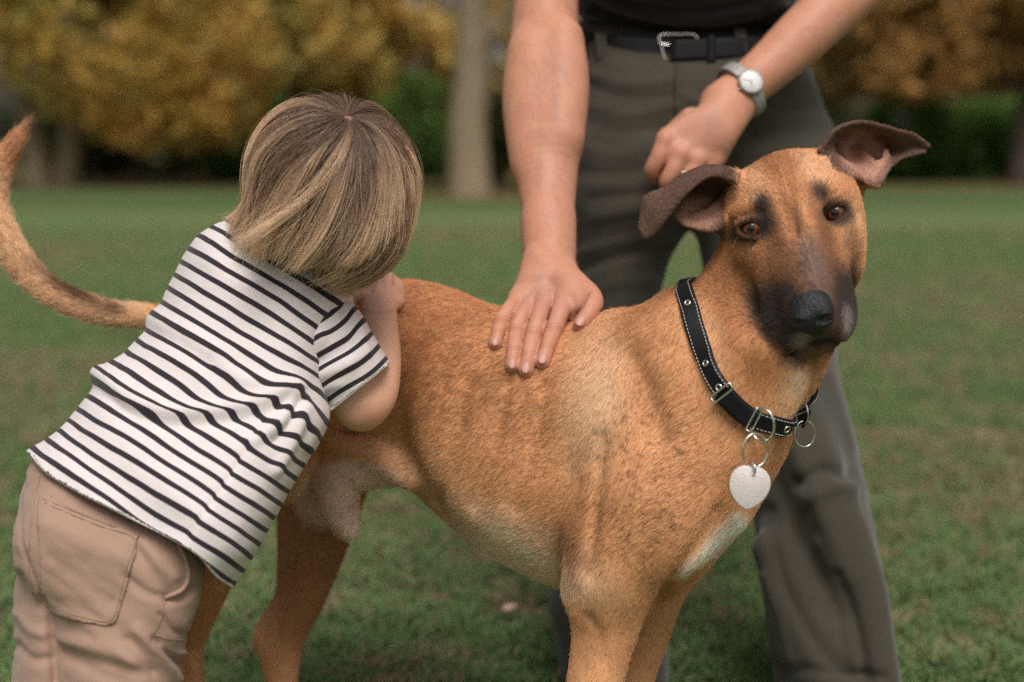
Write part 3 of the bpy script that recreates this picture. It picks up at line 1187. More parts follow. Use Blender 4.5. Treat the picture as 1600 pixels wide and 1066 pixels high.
def dog_mesh():
    lo, hi = DOG.bounds()
    v, f = DOG.mesh(.0045)
    u, vv = to_px(v)
    # the head is meshed finer; both meet under the collar
    c0, ax = cc(1165, 560, 1.66), cc(1240, 400, 1.63) - cc(1130, 620, 1.68)
    ax /= np.linalg.norm(ax)
    head_lo = np.minimum(cc(985, 760, 1.43), cc(985, 760, 1.82))
    head_hi = np.maximum(cc(1470, 170, 1.43), cc(1470, 170, 1.82))
    vh, fh = DOG.mesh(.0019, head_lo, head_hi)
    s = (v - c0) @ ax
    inside = (v > head_lo + .004).all(1) & (v < head_hi - .004).all(1) & (s > 0) & (u > 985)
    vb, fb, _ = cut(v, f, ~inside)
    sh = (vh - c0) @ ax
    vh, fh, _ = cut(vh, fh, (sh > -.006))
    vb = relax(vb, fb, 2)
    vh = relax(vh, fh, 1)
    return weld(vb, fb, vh, fh, .012)


def blob(u, v, cx, cy, rx, ry, rot=0, soft=.6):
    c, s = math.cos(math.radians(rot)), math.sin(math.radians(rot))
    x, y = u - cx, v - cy
    r = np.sqrt(((x * c + y * s) / rx) ** 2 + ((-x * s + y * c) / ry) ** 2)
    return 1 - sstep(1 - soft, 1, r) if soft < 1 else np.clip(1 - r, 0, 1)


FAWN = np.array([.69, .355, .168])
RED = np.array([.55, .240, .098])
PALE = np.array([.86, .57, .345])
SABLE = np.array([.20, .088, .042])
MASK = np.array([.030, .022, .020])
EARC = np.array([.125, .068, .050])
WHITE = np.array([.98, .76, .64])
PINKS = np.array([.78, .54, .43])


def dog_col(c):
    """coat colour at points on the dog, with some shading painted in"""
    u, v = to_px(c)
    w = c[:, 2]
    h = to_head(c)
    hr, hd, hf = h[:, 0], h[:, 1], h[:, 2]
    ear = (((u < 1150) & (u > 980) & (v < 378) & (hr < -84 + 18 * sstep(-60, -88, hd) - 14 * sstep(-70, -20, hd))) | ((u > 1276) & (v < 300) & (hr > 78 - 22 * sstep(-88, -104, hd)) & (hd < -58 + (u - 1318) * .62))).astype(float)
    col = np.tile(FAWN, (len(c), 1))
    n1, n2, n3 = fbm(c, 14), fbm(c + 5, 46), fbm(c * np.array([1, 1.6, 1]) + 9, 170)

    def mix(k, t):
        nonlocal col
        t = np.clip(t, 0, 1)[:, None]
        col = col * (1 - t) + np.asarray(k) * t
    body = 1 - sstep(-10, 30, (u - 1080) * .7 - (v - 520) * .7)
    # back and flank redder and darker, underline paler
    mix(RED, .62 * body * blob(u, v, 690, 560, 330, 170, 14, .9) * (.6 + .5 * n1))
    mix(RED, .6 * body * blob(u, v, 700, 470, 260, 60, 12, .8))
    mix(SABLE, .34 * body * sstep(.5, .66, n2) * blob(u, v, 740, 570, 320, 150, 10, .8))
    mix(SABLE, .42 * body * sstep(.56, .68, fbm(c * np.array([1, 2.2, 1]) + 2, 75)) * blob(u, v, 720, 560, 340, 190, 10, .7))
    mix(PALE, .95 * blob(u, v, 930, 620, 74, 190, 8, .9))  # pale coat band, also painted as light on the shoulder blade ridge
    mix(RED * .7, .5 * blob(u, v, 1010, 600, 60, 140, -24, .95) * (.35 + 1.1 * n2))  # darker patch painted as shading to bring out the shoulder muscle
    mix(RED * .7, .5 * blob(u, v, 1010, 520, 90, 50, 0, .9) * sstep(.35, .6, n2))
    mix(np.array([.92, .70, .50]), .9 * blob(u, v, 800, 870, 250, 96, 28, .9))
    mix(PALE, .35 * blob(u, v, 640, 720, 150, 60, 30, .9))
    mix(SABLE, .16 * blob(u, v, 1030, 800, 120, 110, 0, .9) * sstep(.42, .62, n2))
    mix(SABLE * .8, .75 * sstep(.60, .68, n3) * blob(u, v, 1010, 760, 150, 220, 0, .6))
    mix(SABLE, .4 * sstep(.62, .72, n3) * blob(u, v, 760, 650, 220, 150, 0, .6))
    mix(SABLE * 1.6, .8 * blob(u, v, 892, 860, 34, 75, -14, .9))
    # lower legs
    mix(FAWN * .9, sstep(900, 980, v) * (u > 700))
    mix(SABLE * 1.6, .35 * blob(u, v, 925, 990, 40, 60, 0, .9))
    # hind quarters and the underside
    mix(RED * .65, .8 * blob(u, v, 480, 850, 110, 220, 0, .5) * (w > 1.93))  # far hind leg painted darker for the shade it stands in
    mix(RED, .5 * blob(u, v, 340, 930, 80, 120, 0, .5))
    mix(PINKS, blob(u, v, 548, 772, 104, 70, -10, .35) * (w < 1.96) * (w > 1.78) * (v > 708 + .25 * (u - 520)))
    mix(WHITE * .9, .8 * blob(u, v, 552, 838, 40, 26, -10, .8) * (w < 1.95))
    # white chest
    dl, _ = line_d(u, v, [(1158, 812), (1120, 850), (1068, 896)])
    mix(WHITE, np.exp(-(dl / (17 - .05 * np.clip(v - 830, 0, 60) * 3)) ** 4) * (w > 1.50))
    mix(PALE, .7 * blob(u, v, 1240, 600, 46, 90, 14, .8))
    mix(WHITE * .9, .5 * blob(u, v, 1255, 580, 26, 60, 18, .9))
    mix(PALE, .45 * blob(u, v, 1105, 530, 40, 80, -20, .9))
    mix(RED, .8 * blob(u, v, 1165, 500, 56, 140, -14, .9))
    mix(RED * .9, .75 * blob(u, v, 1195, 580, 56, 90, -14, .9))
    # tail: dark ridge and tip
    mix(PALE, .8 * (u < 240))
    mix(SABLE * .6, .95 * blob(u, v, 108, 448, 110, 22, 30, .8) * (.5 + n2))
    mix(SABLE * .8, .8 * blob(u, v, 183, 482, 26, 16, 20, .7))
    mix(RED, .7 * blob(u, v, 25, 240, 50, 60, 0, .6))
    mix(SABLE * .7, .9 * blob(u, v, 42, 196, 18, 24, 0, .7))
    # head
    head = sstep(0, 30, (u - 1120) * .6 - (v - 520) * .8 - 20) * (1 - ear)
    mix(np.array([.58, .275, .128]), head * .95)
    mix(PALE, .35 * head * blob(hr, hd, -52, -78, 50, 46))
    mix(PALE, .35 * head * blob(hr, hd, 52, -78, 50, 46))
    mix(PALE, .3 * head * blob(hr, hd, 88, 40, 34, 80))  # picture-right cheek painted paler, as the lit side
    mix(RED * .75, .9 * head * blob(hr, hd, 4, -88, 38, 74, 0, .9))
    mix(RED * .8, .85 * head * blob(hr, hd, -100, 40, 62, 150, 0, .8))  # picture-left cheek painted darker, as the side turned from the light
    mix(RED, .4 * head * blob(hr, hd, 0, 60, 120, 90, 0, .8))
    mix(SABLE, .8 * head * blob(hr, hd, -4, -6, 17, 66, -6, .9))
    mix(SABLE, .7 * head * blob(hr, hd, 30, -4, 17, 80, 0, .9))
    mix(SABLE, .6 * head * blob(hr, hd, -30, -4, 15, 66, 0, .9))
    for q in (-30, -14, 2, 18, 34):
        mix(SABLE, .4 * head * blob(hr, hd, q, -112 + abs(q) * .5, 6, 34, q * .9, .9))
    # the mask
    mix(SABLE * .75, .85 * head * blob(hr, hd, 0, 132, 98, 132, 0, .5) * (hd > -30))
    mix(MASK, .95 * head * (1 - sstep(0, 30, np.abs(np.abs(hr) - 60) - 18)) * sstep(62, 112, hd) * (hd < 225))
    mix(MASK * 1.5, .75 * head * blob(hr, hd, 0, 156, 84, 66, 0, .6))
    mix(np.array([.185, .130, .110]), .8 * head * blob(hr, hd, 3, 74, 34, 84, 0, .9))
    mix(SABLE * .9, .5 * head * blob(hr, hd, 0, 60, 70, 60, 0, .7) * sstep(20, 40, np.abs(hr)))
    mix(np.array([.30, .255, .23]), .75 * blob(hr, hd, 42, 172, 18, 44, 8, .95) * head)
    mix(WHITE * .30, .9 * blob(hr, hd, -34, 186, 22, 26, -10, .9) * head)
    mix(MASK, .9 * blob(hr, hd, 2, 193, 34, 7, 0, .5))
    # eyes: black rims, dark brows
    for s in (-1, 1):
        mix(MASK, .95 * head * blob(hr, hd, s * 66, 3, 38, 29, s * 12, .5))
        mix(MASK * 1.2, .96 * head * blob(hr, hd, s * 46, -34, 22, 31, -s * 18, .8))
        mix(SABLE * .7, .7 * head * blob(hr, hd, s * 40, 24, 22, 44, 0, .9))
        mix(SABLE * .9, .5 * head * blob(hr, hd, s * 80, 46, 18, 54, s * 12, .9))
    mix(MASK * .8, .9 * head * blob(hr, hd, -44, -8, 20, 40, 10, .8))
    # ears
    mix(EARC, ear)
    inner_a = ear * blob(u, v, 1096, 335, 42, 34, 0, .5) * (w > 1.575)
    inner_b = ear * blob(u, v, 1350, 245, 44, 52, -30, .45) * (w > 1.575)
    pink = np.array([.52, .28, .20])
    mix(pink, .9 * inner_a * (.7 + .5 * n2))
    mix(pink, .9 * inner_b * (.7 + .5 * n2))
    mix(np.array([.20, .06, .04]), .8 * ear * blob(u, v, 1340, 240, 16, 20, 0, .8))
    return np.minimum(col * (0.86 + .28 * n2)[:, None], .85)


def groom(c, nrm):
    """lie of the coat (camera coordinates)"""
    u, v = to_px(c)
    d = np.tile(np.array([-.80, -.42, .25]), (len(c), 1))

    def mix(k, t):
        nonlocal d
        t = np.clip(t, 0, 1)[:, None]
        d = d * (1 - t) + np.asarray(k) * t
    mix([-.25, -.95, .1], blob(u, v, 960, 640, 120, 230, 0, .8))
    mix([-.35, -.9, 0], sstep(-30, 60, (u - 1060) * .7 - (v - 620) * .5))
    mix([-.2, -.98, 0], sstep(820, 930, v) * (u > 860))
    mix([-.3, -.95, 0], sstep(760, 860, v) * (u < 620))
    h = to_head(c)
    hd = np.sign(h[:, :1]) * .5 * H_R - .85 * H_D - .3 * H_F
    t = (sstep(0, 40, (u - 1120) * .6 - (v - 520) * .8 - 20))[:, None]
    d = d * (1 - t) + hd * t
    tl = u < 240
    # along the tail to its tip
    d[tl] = np.where((v[tl] > 440)[:, None], [-.95, .3, 0], np.where((v[tl] > 300)[:, None], [-.5, .85, 0], [.5, .85, 0]))
    d = d - nrm * (d * nrm).sum(1, keepdims=True)
    return d / np.maximum(np.linalg.norm(d, axis=1, keepdims=True), 1e-6)


def scatter(v, f, n, weight=None, rng=RNG):
    """n random points on quads"""
    a, b, c, d = (v[f[:, i]] for i in range(4))
    area = .5 * (np.linalg.norm(np.cross(b - a, c - a), axis=1) + np.linalg.norm(np.cross(c - a, d - a), axis=1))
    if weight is not None:
        area = area * weight
    i = np.searchsorted(np.cumsum(area), rng.random(n) * area.sum()).clip(0, len(f) - 1)
    s, t = rng.random((2, n, 1))
    p = (a[i] * (1 - s) + b[i] * s) * (1 - t) + (d[i] * (1 - s) + c[i] * s) * t
    return p, i


dog_base = WP(760, 900, 1.80)
dog_base[2] = 0.0
dog = thing('dog', 'tan dog with black muzzle, folded brown ears and raised tail standing on the lawn', 'dog', dog_base)
DV, DF = dog_mesh()
DN = vnormals(DV, DF)
coat_mat = attr_mat('short coat skin', rough=.75, spec=.25)
obj('body', DV, DF, coat_mat, dog, colors={'Col': dog_col(DV)})


def dog_fur(n):
    fc = DV[DF].mean(1)
    fn = DN[DF].mean(1)
    face = -(fn * fc).sum(1) / np.linalg.norm(fc, axis=1)
    u, v = to_px(fc)
    h = to_head(fc)
    wgt = np.where(face > -.35, 1.0, 0.0) * ((v < 1130) & (u > -60))
    wgt = wgt * np.where(u < 300, 1.6, 1.0)
    headz = sstep(0, 40, (u - 1120) * .6 - (v - 520) * .8 - 20)
    wgt = wgt * (1 + 1.2 * headz)
    onear = ((u < 1130) & (u > 980) & (v < 378)) | ((u > 1300) & (v < 300) & (v < 262 + (u - 1330) * .5))
    for e in EYES:
        wgt = wgt * (np.linalg.norm(fc - e, axis=1) > 21 * HU)
    wgt = wgt * (np.linalg.norm((h - np.array([0, 146, 84])) / np.array([34, 30, 40]), axis=1) > 1)
    p, i = scatter(DV, DF, n, wgt)
    nr = fn[i]
    nr /= np.linalg.norm(nr, axis=1, keepdims=True)
    g = groom(p, nr)
    g = g + RNG.normal(0, .20, g.shape)
    u, v = u[i], v[i]
    hz = headz[i]
    L = .0078 * (1 - .45 * hz) * (.6 + .7 * RNG.random(n))
    L = np.where(u < 240, .014 * (.6 + .7 * RNG.random(n)), L)
    L = np.where((v > 900) & (u > 300), L * .7, L)
    L = np.where(onear[i], .0026, L)
    L = L * np.where(blob(u, v, 880, 880, 60, 70) > .3, 1.5, 1)
    t = np.linspace(0, 1, 4)[None, :, None]
    lift = .20
    pts = p[:, None] + L[:, None, None] * (g[:, None] * t * .95 + nr[:, None] * (lift * t - .22 * t * t) - nr[:, None] * .02)
    col = dog_col(p + RNG.normal(0, .0032, p.shape))
    k = RNG.random(n)
    b = (.82 + .42 * RNG.random(n))[:, None] * col
    dark = (k < .07)[:, None]
    b = np.where(dark, b * .45, b)
    tip = np.linspace(.85, 1.22, 4)[None, :, None]
    colr = b[:, None] * tip
    rad = np.array([.00018, .00017, .00013, .00004])[None] * np.where(hz > .5, .8, 1.0)[:, None]
    fm = attr_mat('dog hair', rough=.55, spec=.25)
    strands('fur', to_world(pts), rad, np.clip(colr, 0, 1), fm, dog)


if not globals().get('NOFUR'):
    dog_fur(430000)

def whiskers():
    rng = np.random.default_rng(6)
    P = []
    for s in (-1, 1):
        for k in range(11):
            r0, d0 = s * (44 + 8 * rng.random()), 120 + 52 * rng.random()
            p = hp(r0, d0, 40 + 14 * rng.random())
            dr = s * H_R * (.8 + .3 * rng.random()) - H_D * (-.35 + .5 * rng.random()) * -1 + H_F * .25
            L = .022 + .022 * rng.random()
            t = np.linspace(0, 1, 6)[:, None]
            P.append(p + dr * L * t + H_D * L * .25 * t * t)
        for k in range(4):
            p = hp(s * (46 + 5 * rng.random()), -34 + 8 * rng.random(), 14)
            dr = s * H_R * .4 - H_D * .5 + H_F * .8
            t = np.linspace(0, 1, 6)[:, None]
            P.append(p + dr * .022 * t + H_D * .006 * t * t)
    P = np.array(P)
    rad = np.linspace(.00022, .00005, 6)[None].repeat(len(P), 0)
    strands('whiskers', to_world(P), rad, np.full((len(P), 6, 3), .03), attr_mat('whisker', rough=.4), dog)


if not globals().get('NOFUR'):
    whiskers()
# eyes
eye_mat = attr_mat('wet eye', rough=.05, spec=.55)
eye_mat.node_tree.nodes['Principled BSDF'].inputs['Coat Weight'].default_value = .25
eye_mat.node_tree.nodes['Principled BSDF'].inputs['Coat Roughness'].default_value = .03
for e in EYES:
    look = -e / np.linalg.norm(e)
    ax = np.array([np.cross([0, 1, 0], look), [0, 0, 0], look])
    ax[0] /= np.linalg.norm(ax[0])
    ax[1] = np.cross(look, ax[0])
    v, f = uv_sphere(e, ax, np.array([18.5, 18.5, 18.5]) * HU, 40, 40)
    ang = np.degrees(np.arccos(np.clip(((v - e) / (18.5 * HU)) @ look, -1, 1)))
    col = np.tile([.06, .035, .025], (len(v), 1))
    iris = (ang < 42)[:, None]
    col = np.where(iris, np.array([.17, .042, .012]) * (.7 + .6 * np.random.default_rng(3).random((len(v), 1))), col)
    col = np.where((ang > 36)[:, None] & iris, np.array([.05, .018, .008]), col)
    col = np.where((ang < 21)[:, None], [.004, .004, .004], col)
    obj('eye', v, f, eye_mat, dog, colors={'Col': col})

# nose pad with nostrils
NOSE = Shape()
hell(NOSE, 0, 132, 80, 33, 34, 24, k=0, tilt=30)
for s in (-1, 1):
    hell(NOSE, s * 18, 150, 84, 16, 16, 20, k=12)
hell(NOSE, 0, 160, 82, 14, 16, 16, k=12)
for s in (-1, 1):
    hchain(NOSE, [(s * 12, 154, 109, 5.5), (s * 20, 155, 105, 6.5), (s * 31, 150, 94, 4)], k=5, mode='s')
hchain(NOSE, [(0, 146, 112, 2.0), (0, 160, 104, 2.4), (0, 176, 98, 2.6)], k=4, mode='s')
nv, nf = NOSE.mesh(.0011)
nv = relax(nv, nf, 2)
nose_mat = plain('nose leather', (.010, .010, .012), .42, noise=.35, scale=420, bmp=.9, spec=.42)
obj('nose', nv, nf, nose_mat, dog)

# ================================================================ the child
SKIN = np.array([.50, .27, .18])
VEIN = np.array([.36, .215, .185])
CREASE_AND_GAP = np.array([.33, .13, .085])


def skin_lines(c, col, lines):
    u, v = to_px(c)
    for pts, wd, k, st in lines:
        d, _ = line_d(u, v, catmull(pts, 4))
        t = (st * np.exp(-(d / wd) ** 2))[:, None]
        col = col * (1 - t) + k * t
    return col



def skin_col(c, rosy=(), seed=0, base=SKIN):
    n = fbm(c + seed, 30)[:, None]
    n2 = fbm(c + seed + 3, 160)[:, None]
    col = base * (.90 + .2 * n) * (.95 + .1 * n2)
    u, v = to_px(c)
    for cx, cy, rx, ry, k, st in rosy:
        t = (blob(u, v, cx, cy, rx, ry, 0, 1.0 - 1e-3) ** .7 * st)[:, None]
        col = col * (1 - t) + np.asarray(k) * t
    return np.clip(col, 0, 1)


skin_mat = attr_mat('skin', rough=.52, sss=.18, sss_scale=.006, bscale=420, bstr=.16, spec=.35)

child_base = WP(190, 1150, 1.63)
child_base[2] = 0.0
child = thing('person', 'small child with a blond bob and striped shirt leaning over the dog', 'child', child_base)

SKULL_C, SKULL_W = (508, 280), 1.628
CH = Shape()
CH.ell(521, 277, SKULL_W, 112, 111, 121, k=0)
CH.ell(540, 330, SKULL_W + .03, 70, 80, 80, k=.03)                              # jaw, turned down and away
CH.ell(590, 345, SKULL_W + .075, 14, 18, 16, k=.015)                             # nose
CH.chain([(572, 372, SKULL_W + .07, 8), (590, 366, SKULL_W + .075, 8)], k=.008)  # lips
CH.ell(560, 395, SKULL_W + .05, 22, 18, 20, k=.02)
CH.chain([(430, 335, SKULL_W + .02, 12), (424, 350, SKULL_W + .02, 13), (432, 368, SKULL_W + .02, 8)], k=.008)   # ear under the hair
CH.chain([(505, 350, 1.645, 56), (468, 410, 1.675, 54), (430, 450, 1.675, 70)], k=.02)
CH.chain([(430, 470, 1.675, 70), (330, 640, 1.64, 85), (220, 830, 1.63, 80)], k=.03, flat=(np.array([0, 0, 1.]), .62))
CH.chain([(190, 880, 1.61, 62), (185, 1050, 1.60, 58), (180, 1240, 1.61, 52), (180, 1400, 1.62, 40)], k=.03)
CH.chain([(100, 880, 1.66, 46), (72, 1050, 1.665, 38), (66, 1220, 1.665, 34), (66, 1350, 1.67, 32)], k=.03)
# right arm: shoulder, elbow, wrist
CH.chain([(470, 500, 1.67, 50), (520, 565, 1.67, 45), (562, 628, 1.685, 43)], k=.02)
CH.chain([(566, 630, 1.69, 41), (584, 612, 1.70, 38), (593, 560, 1.735, 34), (594, 512, 1.775, 28), (592, 484, 1.800, 28)], k=.012)
CH.ell(593, 456, 1.818, 39, 31, 22, rot=8, k=.016)
for (x, y), (x2, y2) in (((572, 436), (562, 440)), ((592, 430), (588, 436)), ((609, 433), (606, 440)), ((621, 445), (620, 452))):
    CH.ell(x, y + 2, 1.818, 9, 9, 9, k=.003)
    CH.chain([(x + 10, y + 2, 1.800, 2.2), (x + 7, y + 18, 1.797, 2.0)], k=.006, mode='s')
    CH.chain([(x - 2, y + 26, 1.815, 13), (x, y + 8, 1.828, 12), (x2, y2 + 4, 1.850, 10), (x2 - 4, y2 + 16, 1.872, 9), (x2 - 6, y2 + 30, 1.872, 7)], k=.004)
CH.chain([(580, 474, 1.81, 15), (562, 462, 1.806, 12), (551, 462, 1.800, 10.5), (547, 474, 1.802, 9.5)], k=.003)       # thumb
# left arm reaches over the dog's back, out of sight
CH.chain([(400, 440, 1.72, 46), (455, 470, 1.80, 40), (500, 455, 1.88, 34), (540, 448, 1.93, 28), (560, 445, 1.95, 26)], k=.02)
for q in range(4):
    CH.chain([(552 + 8 * q, 440, 1.95, 10), (566 + 8 * q, 446, 1.985, 9), (568 + 8 * q, 462, 1.995, 7)], k=.006)
v, f = mesh_fine(CH, .0035, [pxbox(525, 400, 650, 500, 1.74, 2.02) + (.0016,)])
u_, v_ = to_px(v)
rosy = [(600, 432, 40, 22, (.56, .26, .19), .7), (575, 650, 40, 25, (.55, .27, .17), .7), (585, 455, 50, 40, (.55, .31, .24), .5), (545, 195, 34, 28, (.30, .18, .13), 1.0)]
col = skin_col(v, rosy, base=np.array([.74, .42, .285]))
scalp = ((v_ < 330) & (blob(u_, v_, 543, 198, 20, 24, 0, .9) < .3))[:, None]
col = skin_lines(v, col, [([(582, 424), (583, 440)], 1.6, CREASE_AND_GAP, .6), ([(600, 421), (599, 440)], 1.6, CREASE_AND_GAP, .6), ([(615, 427), (613, 446)], 1.6, CREASE_AND_GAP, .6),
                          ([(562, 482), (590, 489), (622, 484)], 2.5, CREASE_AND_GAP, .35), ([(563, 452), (569, 470)], 2.0, CREASE_AND_GAP, .6), ([(560, 640), (600, 628)], 3, CREASE_AND_GAP, .15)])
col = np.where(scalp & ((u_ > 380) & (u_ < 640))[:, None], np.array([.13, .08, .052]), col)
obj('body', v, f, skin_mat, child, colors={'Col': col})


# ---------------------------------------------------------------- striped shirt
def cloth_mat(name, col, scale=900, rough=.85, bstr=.25, sheen=.15, var=.12):
    m, nt, b = material(name)
    tc = node(nt, 'ShaderNodeTexCoord')
    nz = node(nt, 'ShaderNodeTexNoise', Scale=scale, Detail=3.0)
    nl = node(nt, 'ShaderNodeTexNoise', Scale=22.0, Detail=4.0)
    nt.links.new(tc.outputs['Object'], nz.inputs['Vector'])
    nt.links.new(tc.outputs['Object'], nl.inputs['Vector'])
    mx = node(nt, 'ShaderNodeMix', data_type='RGBA')
    mx.inputs[6].default_value = (*[c * (1 - var) for c in col], 1)
    mx.inputs[7].default_value = (*[min(1, c * (1 + var)) for c in col], 1)
    ad = node(nt, 'ShaderNodeMath', operation='ADD')
    hf = node(nt, 'ShaderNodeMath', operation='MULTIPLY')
    hf.inputs[1].default_value = .5
    nt.links.new(nz.outputs['Fac'], ad.inputs[0])
    nt.links.new(nl.outputs['Fac'], ad.inputs[1])
    nt.links.new(ad.outputs[0], hf.inputs[0])
    nt.links.new(hf.outputs[0], mx.inputs[0])
    nt.links.new(mx.outputs[2], b.inputs['Base Color'])
    b.inputs['Roughness'].default_value = rough
    b.inputs['Specular IOR Level'].default_value = .2
    b.inputs['Sheen Weight'].default_value = sheen
    bump(nt, b, nz.outputs['Fac'], bstr, .0012)
    return m, nt, b, mx


def stripe_mat():
    m, nt, b, mx = cloth_mat('striped cotton', (.73, .665, .655), 1100, var=.10)
    at = node(nt, 'ShaderNodeAttribute', attribute_name='stripe')
    fr = node(nt, 'ShaderNodeMath', operation='FRACT')
    nt.links.new(at.outputs['Fac'], fr.inputs[0])
    pp = node(nt, 'ShaderNodeMath', operation='PINGPONG')
    pp.inputs[1].default_value = .5
    nt.links.new(at.outputs['Fac'], pp.inputs[0])
    mr = node(nt, 'ShaderNodeMapRange')
    mr.inputs['From Min'].default_value = .155
    mr.inputs['From Max'].default_value = .195
    mr.inputs['To Min'].default_value = 1
    mr.inputs['To Max'].default_value = 0
    nt.links.new(pp.outputs[0], mr.inputs['Value'])
    m2 = node(nt, 'ShaderNodeMix', data_type='RGBA')
    nt.links.new(mr.outputs[0], m2.inputs[0])
    nt.links.new(mx.outputs[2], m2.inputs[6])
    m2.inputs[7].default_value = (.030, .024, .030, 1)
    nt.links.new(m2.outputs[2], b.inputs['Base Color'])
    return m


STRIPE = stripe_mat()


def ridge(u, v, pts, wid, amp, taper=True):
    """a soft fold along a polyline: height (m)"""
    P = catmull(pts, 6)
    d, _ = line_d(u, v, P)
    h = amp * np.exp(-(d / wid) ** 2)
    return h


def solidify(o, t=.0022):
    md = o.modifiers.new('thickness', 'SOLIDIFY')
    md.thickness = t
    md.offset = -1


def trim(v, f, sdf):
    """cut a cloth along a line: sdf(u, v) > 0 is kept, the border is drawn onto the line"""
    u, w_ = to_px(v)
    d = sdf(u, w_)
    keepf = (d[f] > 0).any(1)
    f = f[keepf]
    used = np.zeros(len(v), bool)
    used[f] = True
    m = np.cumsum(used) - 1
    v2, f2, d2 = v[used].copy(), m[f], d[used]
    out = d2 <= 0
    for _ in range(3):
        u, w_ = to_px(v2[out])
        d0 = sdf(u, w_)
        gx = (sdf(u + 1, w_) - sdf(u - 1, w_)) / 2
        gy = (sdf(u, w_ + 1) - sdf(u, w_ - 1)) / 2
        g2 = np.maximum(gx * gx + gy * gy, .2)
        v2[out] = cc(u - d0 * gx / g2, w_ - d0 * gy / g2, v2[out][:, 2])
    return v2, f2, used


class Lookup:
    """front surface of a mesh, looked up by pixel"""

    def __init__(s, V, N, lim=.2):
        m = N[:, 2] < lim
        u, v = to_px(V[m])
        s.x0, s.y0 = u.min(), v.min()
        s.st = 3.0
        nx, ny = int((u.max() - s.x0) / s.st) + 2, int((v.max() - s.y0) / s.st) + 2
        s.g = np.full((nx, ny), np.inf)
        np.minimum.at(s.g, (((u - s.x0) / s.st).astype(int), ((v - s.y0) / s.st).astype(int)), V[m][:, 2])

    def __call__(s, x, y):
        i, j = int((x - s.x0) / s.st), int((y - s.y0) / s.st)
        g = s.g[max(0, i - 1):i + 2, max(0, j - 1):j + 2]
        g = g[np.isfinite(g)]
        return float(np.median(g)) if len(g) else None


HEM = [(-20, 668), (49, 711), (72, 738), (120, 768), (190, 803), (260, 838), (310, 868), (338, 900), (364, 918), (420, 960)]
SH = Shape()
SHIRT = [(360, 345), (318, 366), (291, 398), (272, 440), (256, 473), (238, 494), (222, 525), (200, 550), (168, 571), (148, 588),
         (138, 618), (118, 645), (90, 679), (66, 697), (44, 714), (0, 800), (-10, 900), (120, 1000), (310, 1010), (366, 912), (390, 872), (420, 818), (450, 768),
         (478, 722), (500, 688), (512, 650), (506, 600), (520, 555), (542, 500), (548, 460), (520, 425), (470, 385), (410, 355)]


def shw(px, py):
    return 1.596 + .106 * sstep(900, 400, py) + 0 * px


SH.pillow(SHIRT, shw, .095, 105, k=0, blur=8)
v, f = SH.mesh(.0032)
v = relax(v, f, 2)
n = vnormals(v, f)
u, vv = to_px(v)
front = (n[:, 2] < .2).astype(float)
disp = np.zeros(len(v))
FOLD = [(150, 582), (172, 600), (205, 625), (262, 642), (335, 640), (400, 628), (455, 606)]
disp += ridge(u, vv, FOLD, 12, .0065) - ridge(u, vv, [(x + 2, y + 22) for x, y in FOLD], 16, .0045)
disp += ridge(u, vv, [(463, 610), (450, 640), (425, 668), (392, 690)], 9, .0055) - ridge(u, vv, [(466, 630), (452, 662), (430, 690)], 8, .004)
disp += ridge(u, vv, [(472, 625), (468, 660), (455, 695), (430, 735)], 9, .005)
disp += ridge(u, vv, [(440, 600), (400, 598), (340, 575)], 12, .0035)
disp += ridge(u, vv, [(480, 640), (490, 670), (480, 700)], 8, .003)
disp += ridge(u, vv, [(240, 495), (290, 520), (350, 560)], 16, .003) - ridge(u, vv, [(232, 520), (290, 545), (340, 580)], 14, .003)
disp += ridge(u, vv, [(320, 380), (350, 430), (420, 480)], 30, .003)
disp -= ridge(u, vv, [(300, 832), (340, 772), (380, 712), (410, 660)], 4, .0018)      # side seam
disp += ridge(u, vv, [(200, 700), (280, 760), (340, 850)], 35, .004) - ridge(u, vv, [(130, 690), (200, 760), (260, 830)], 30, .003)
disp += (fbm(v * np.array([1, 1, 1.]), 16) - .5) * .007
q = np.stack([(u * .85 + vv * .52) / F * 1.6, (-u * .52 + vv * .85) / F * 1.6, v[:, 2]], -1)
disp += (fbm(q * np.array([9, 34, 10]), 1.0) - .5) * .0035
dh, sh_ = line_d(u, vv, HEM)
disp += .002 * sstep(30, 0, dh) * np.sin(u * .05)
v = v + n * disp[:, None]
# stripes run round the body
ang = np.radians(30 + 3.5 * sstep(450, 850, vv + .3 * u))
cxr, cyr = 300, 640
s0 = (-(u - cxr) * np.sin(ang) + (vv - cyr) * np.cos(ang)) / 23.6
dfold, sd = line_d(u, vv, catmull(FOLD, 5))
s0 += .30 * sstep(60, 0, dfold) * np.tanh(sd * dfold / 3.5) * sstep(480, 400, u)
dseam, sd2 = line_d(u, vv, [(290, 848), (378, 712), (420, 640)])
s0 += -.08 * np.tanh(sd2 * dseam / 5) * sstep(70, 0, dseam) * (vv > 660)
s0 += disp * 28 + .10 * (fbm(v, 9) - .5) + 0.55 * np.exp(-((u - 470) / 38) ** 2 - ((vv - 625) / 55) ** 2) + .0011 * np.maximum(0, 380 - u) * sstep(560, 420, vv)
HEMC = catmull(HEM, 5)


def hem_sdf(a, b):
    d_, s_ = line_d(a, b, HEMC)
    return -d_ * np.where(s_ == 0, 1, s_)


v, f, used = trim(v, f, hem_sdf)
s0 = s0[used]
shirt = obj('shirt', v, f, STRIPE, child, attrs={'stripe': s0})
solidify(shirt)
SV, SFc = v, f

cotton = cloth_mat('plain cotton', (.73, .665, .655), 1100, var=.10)[0]


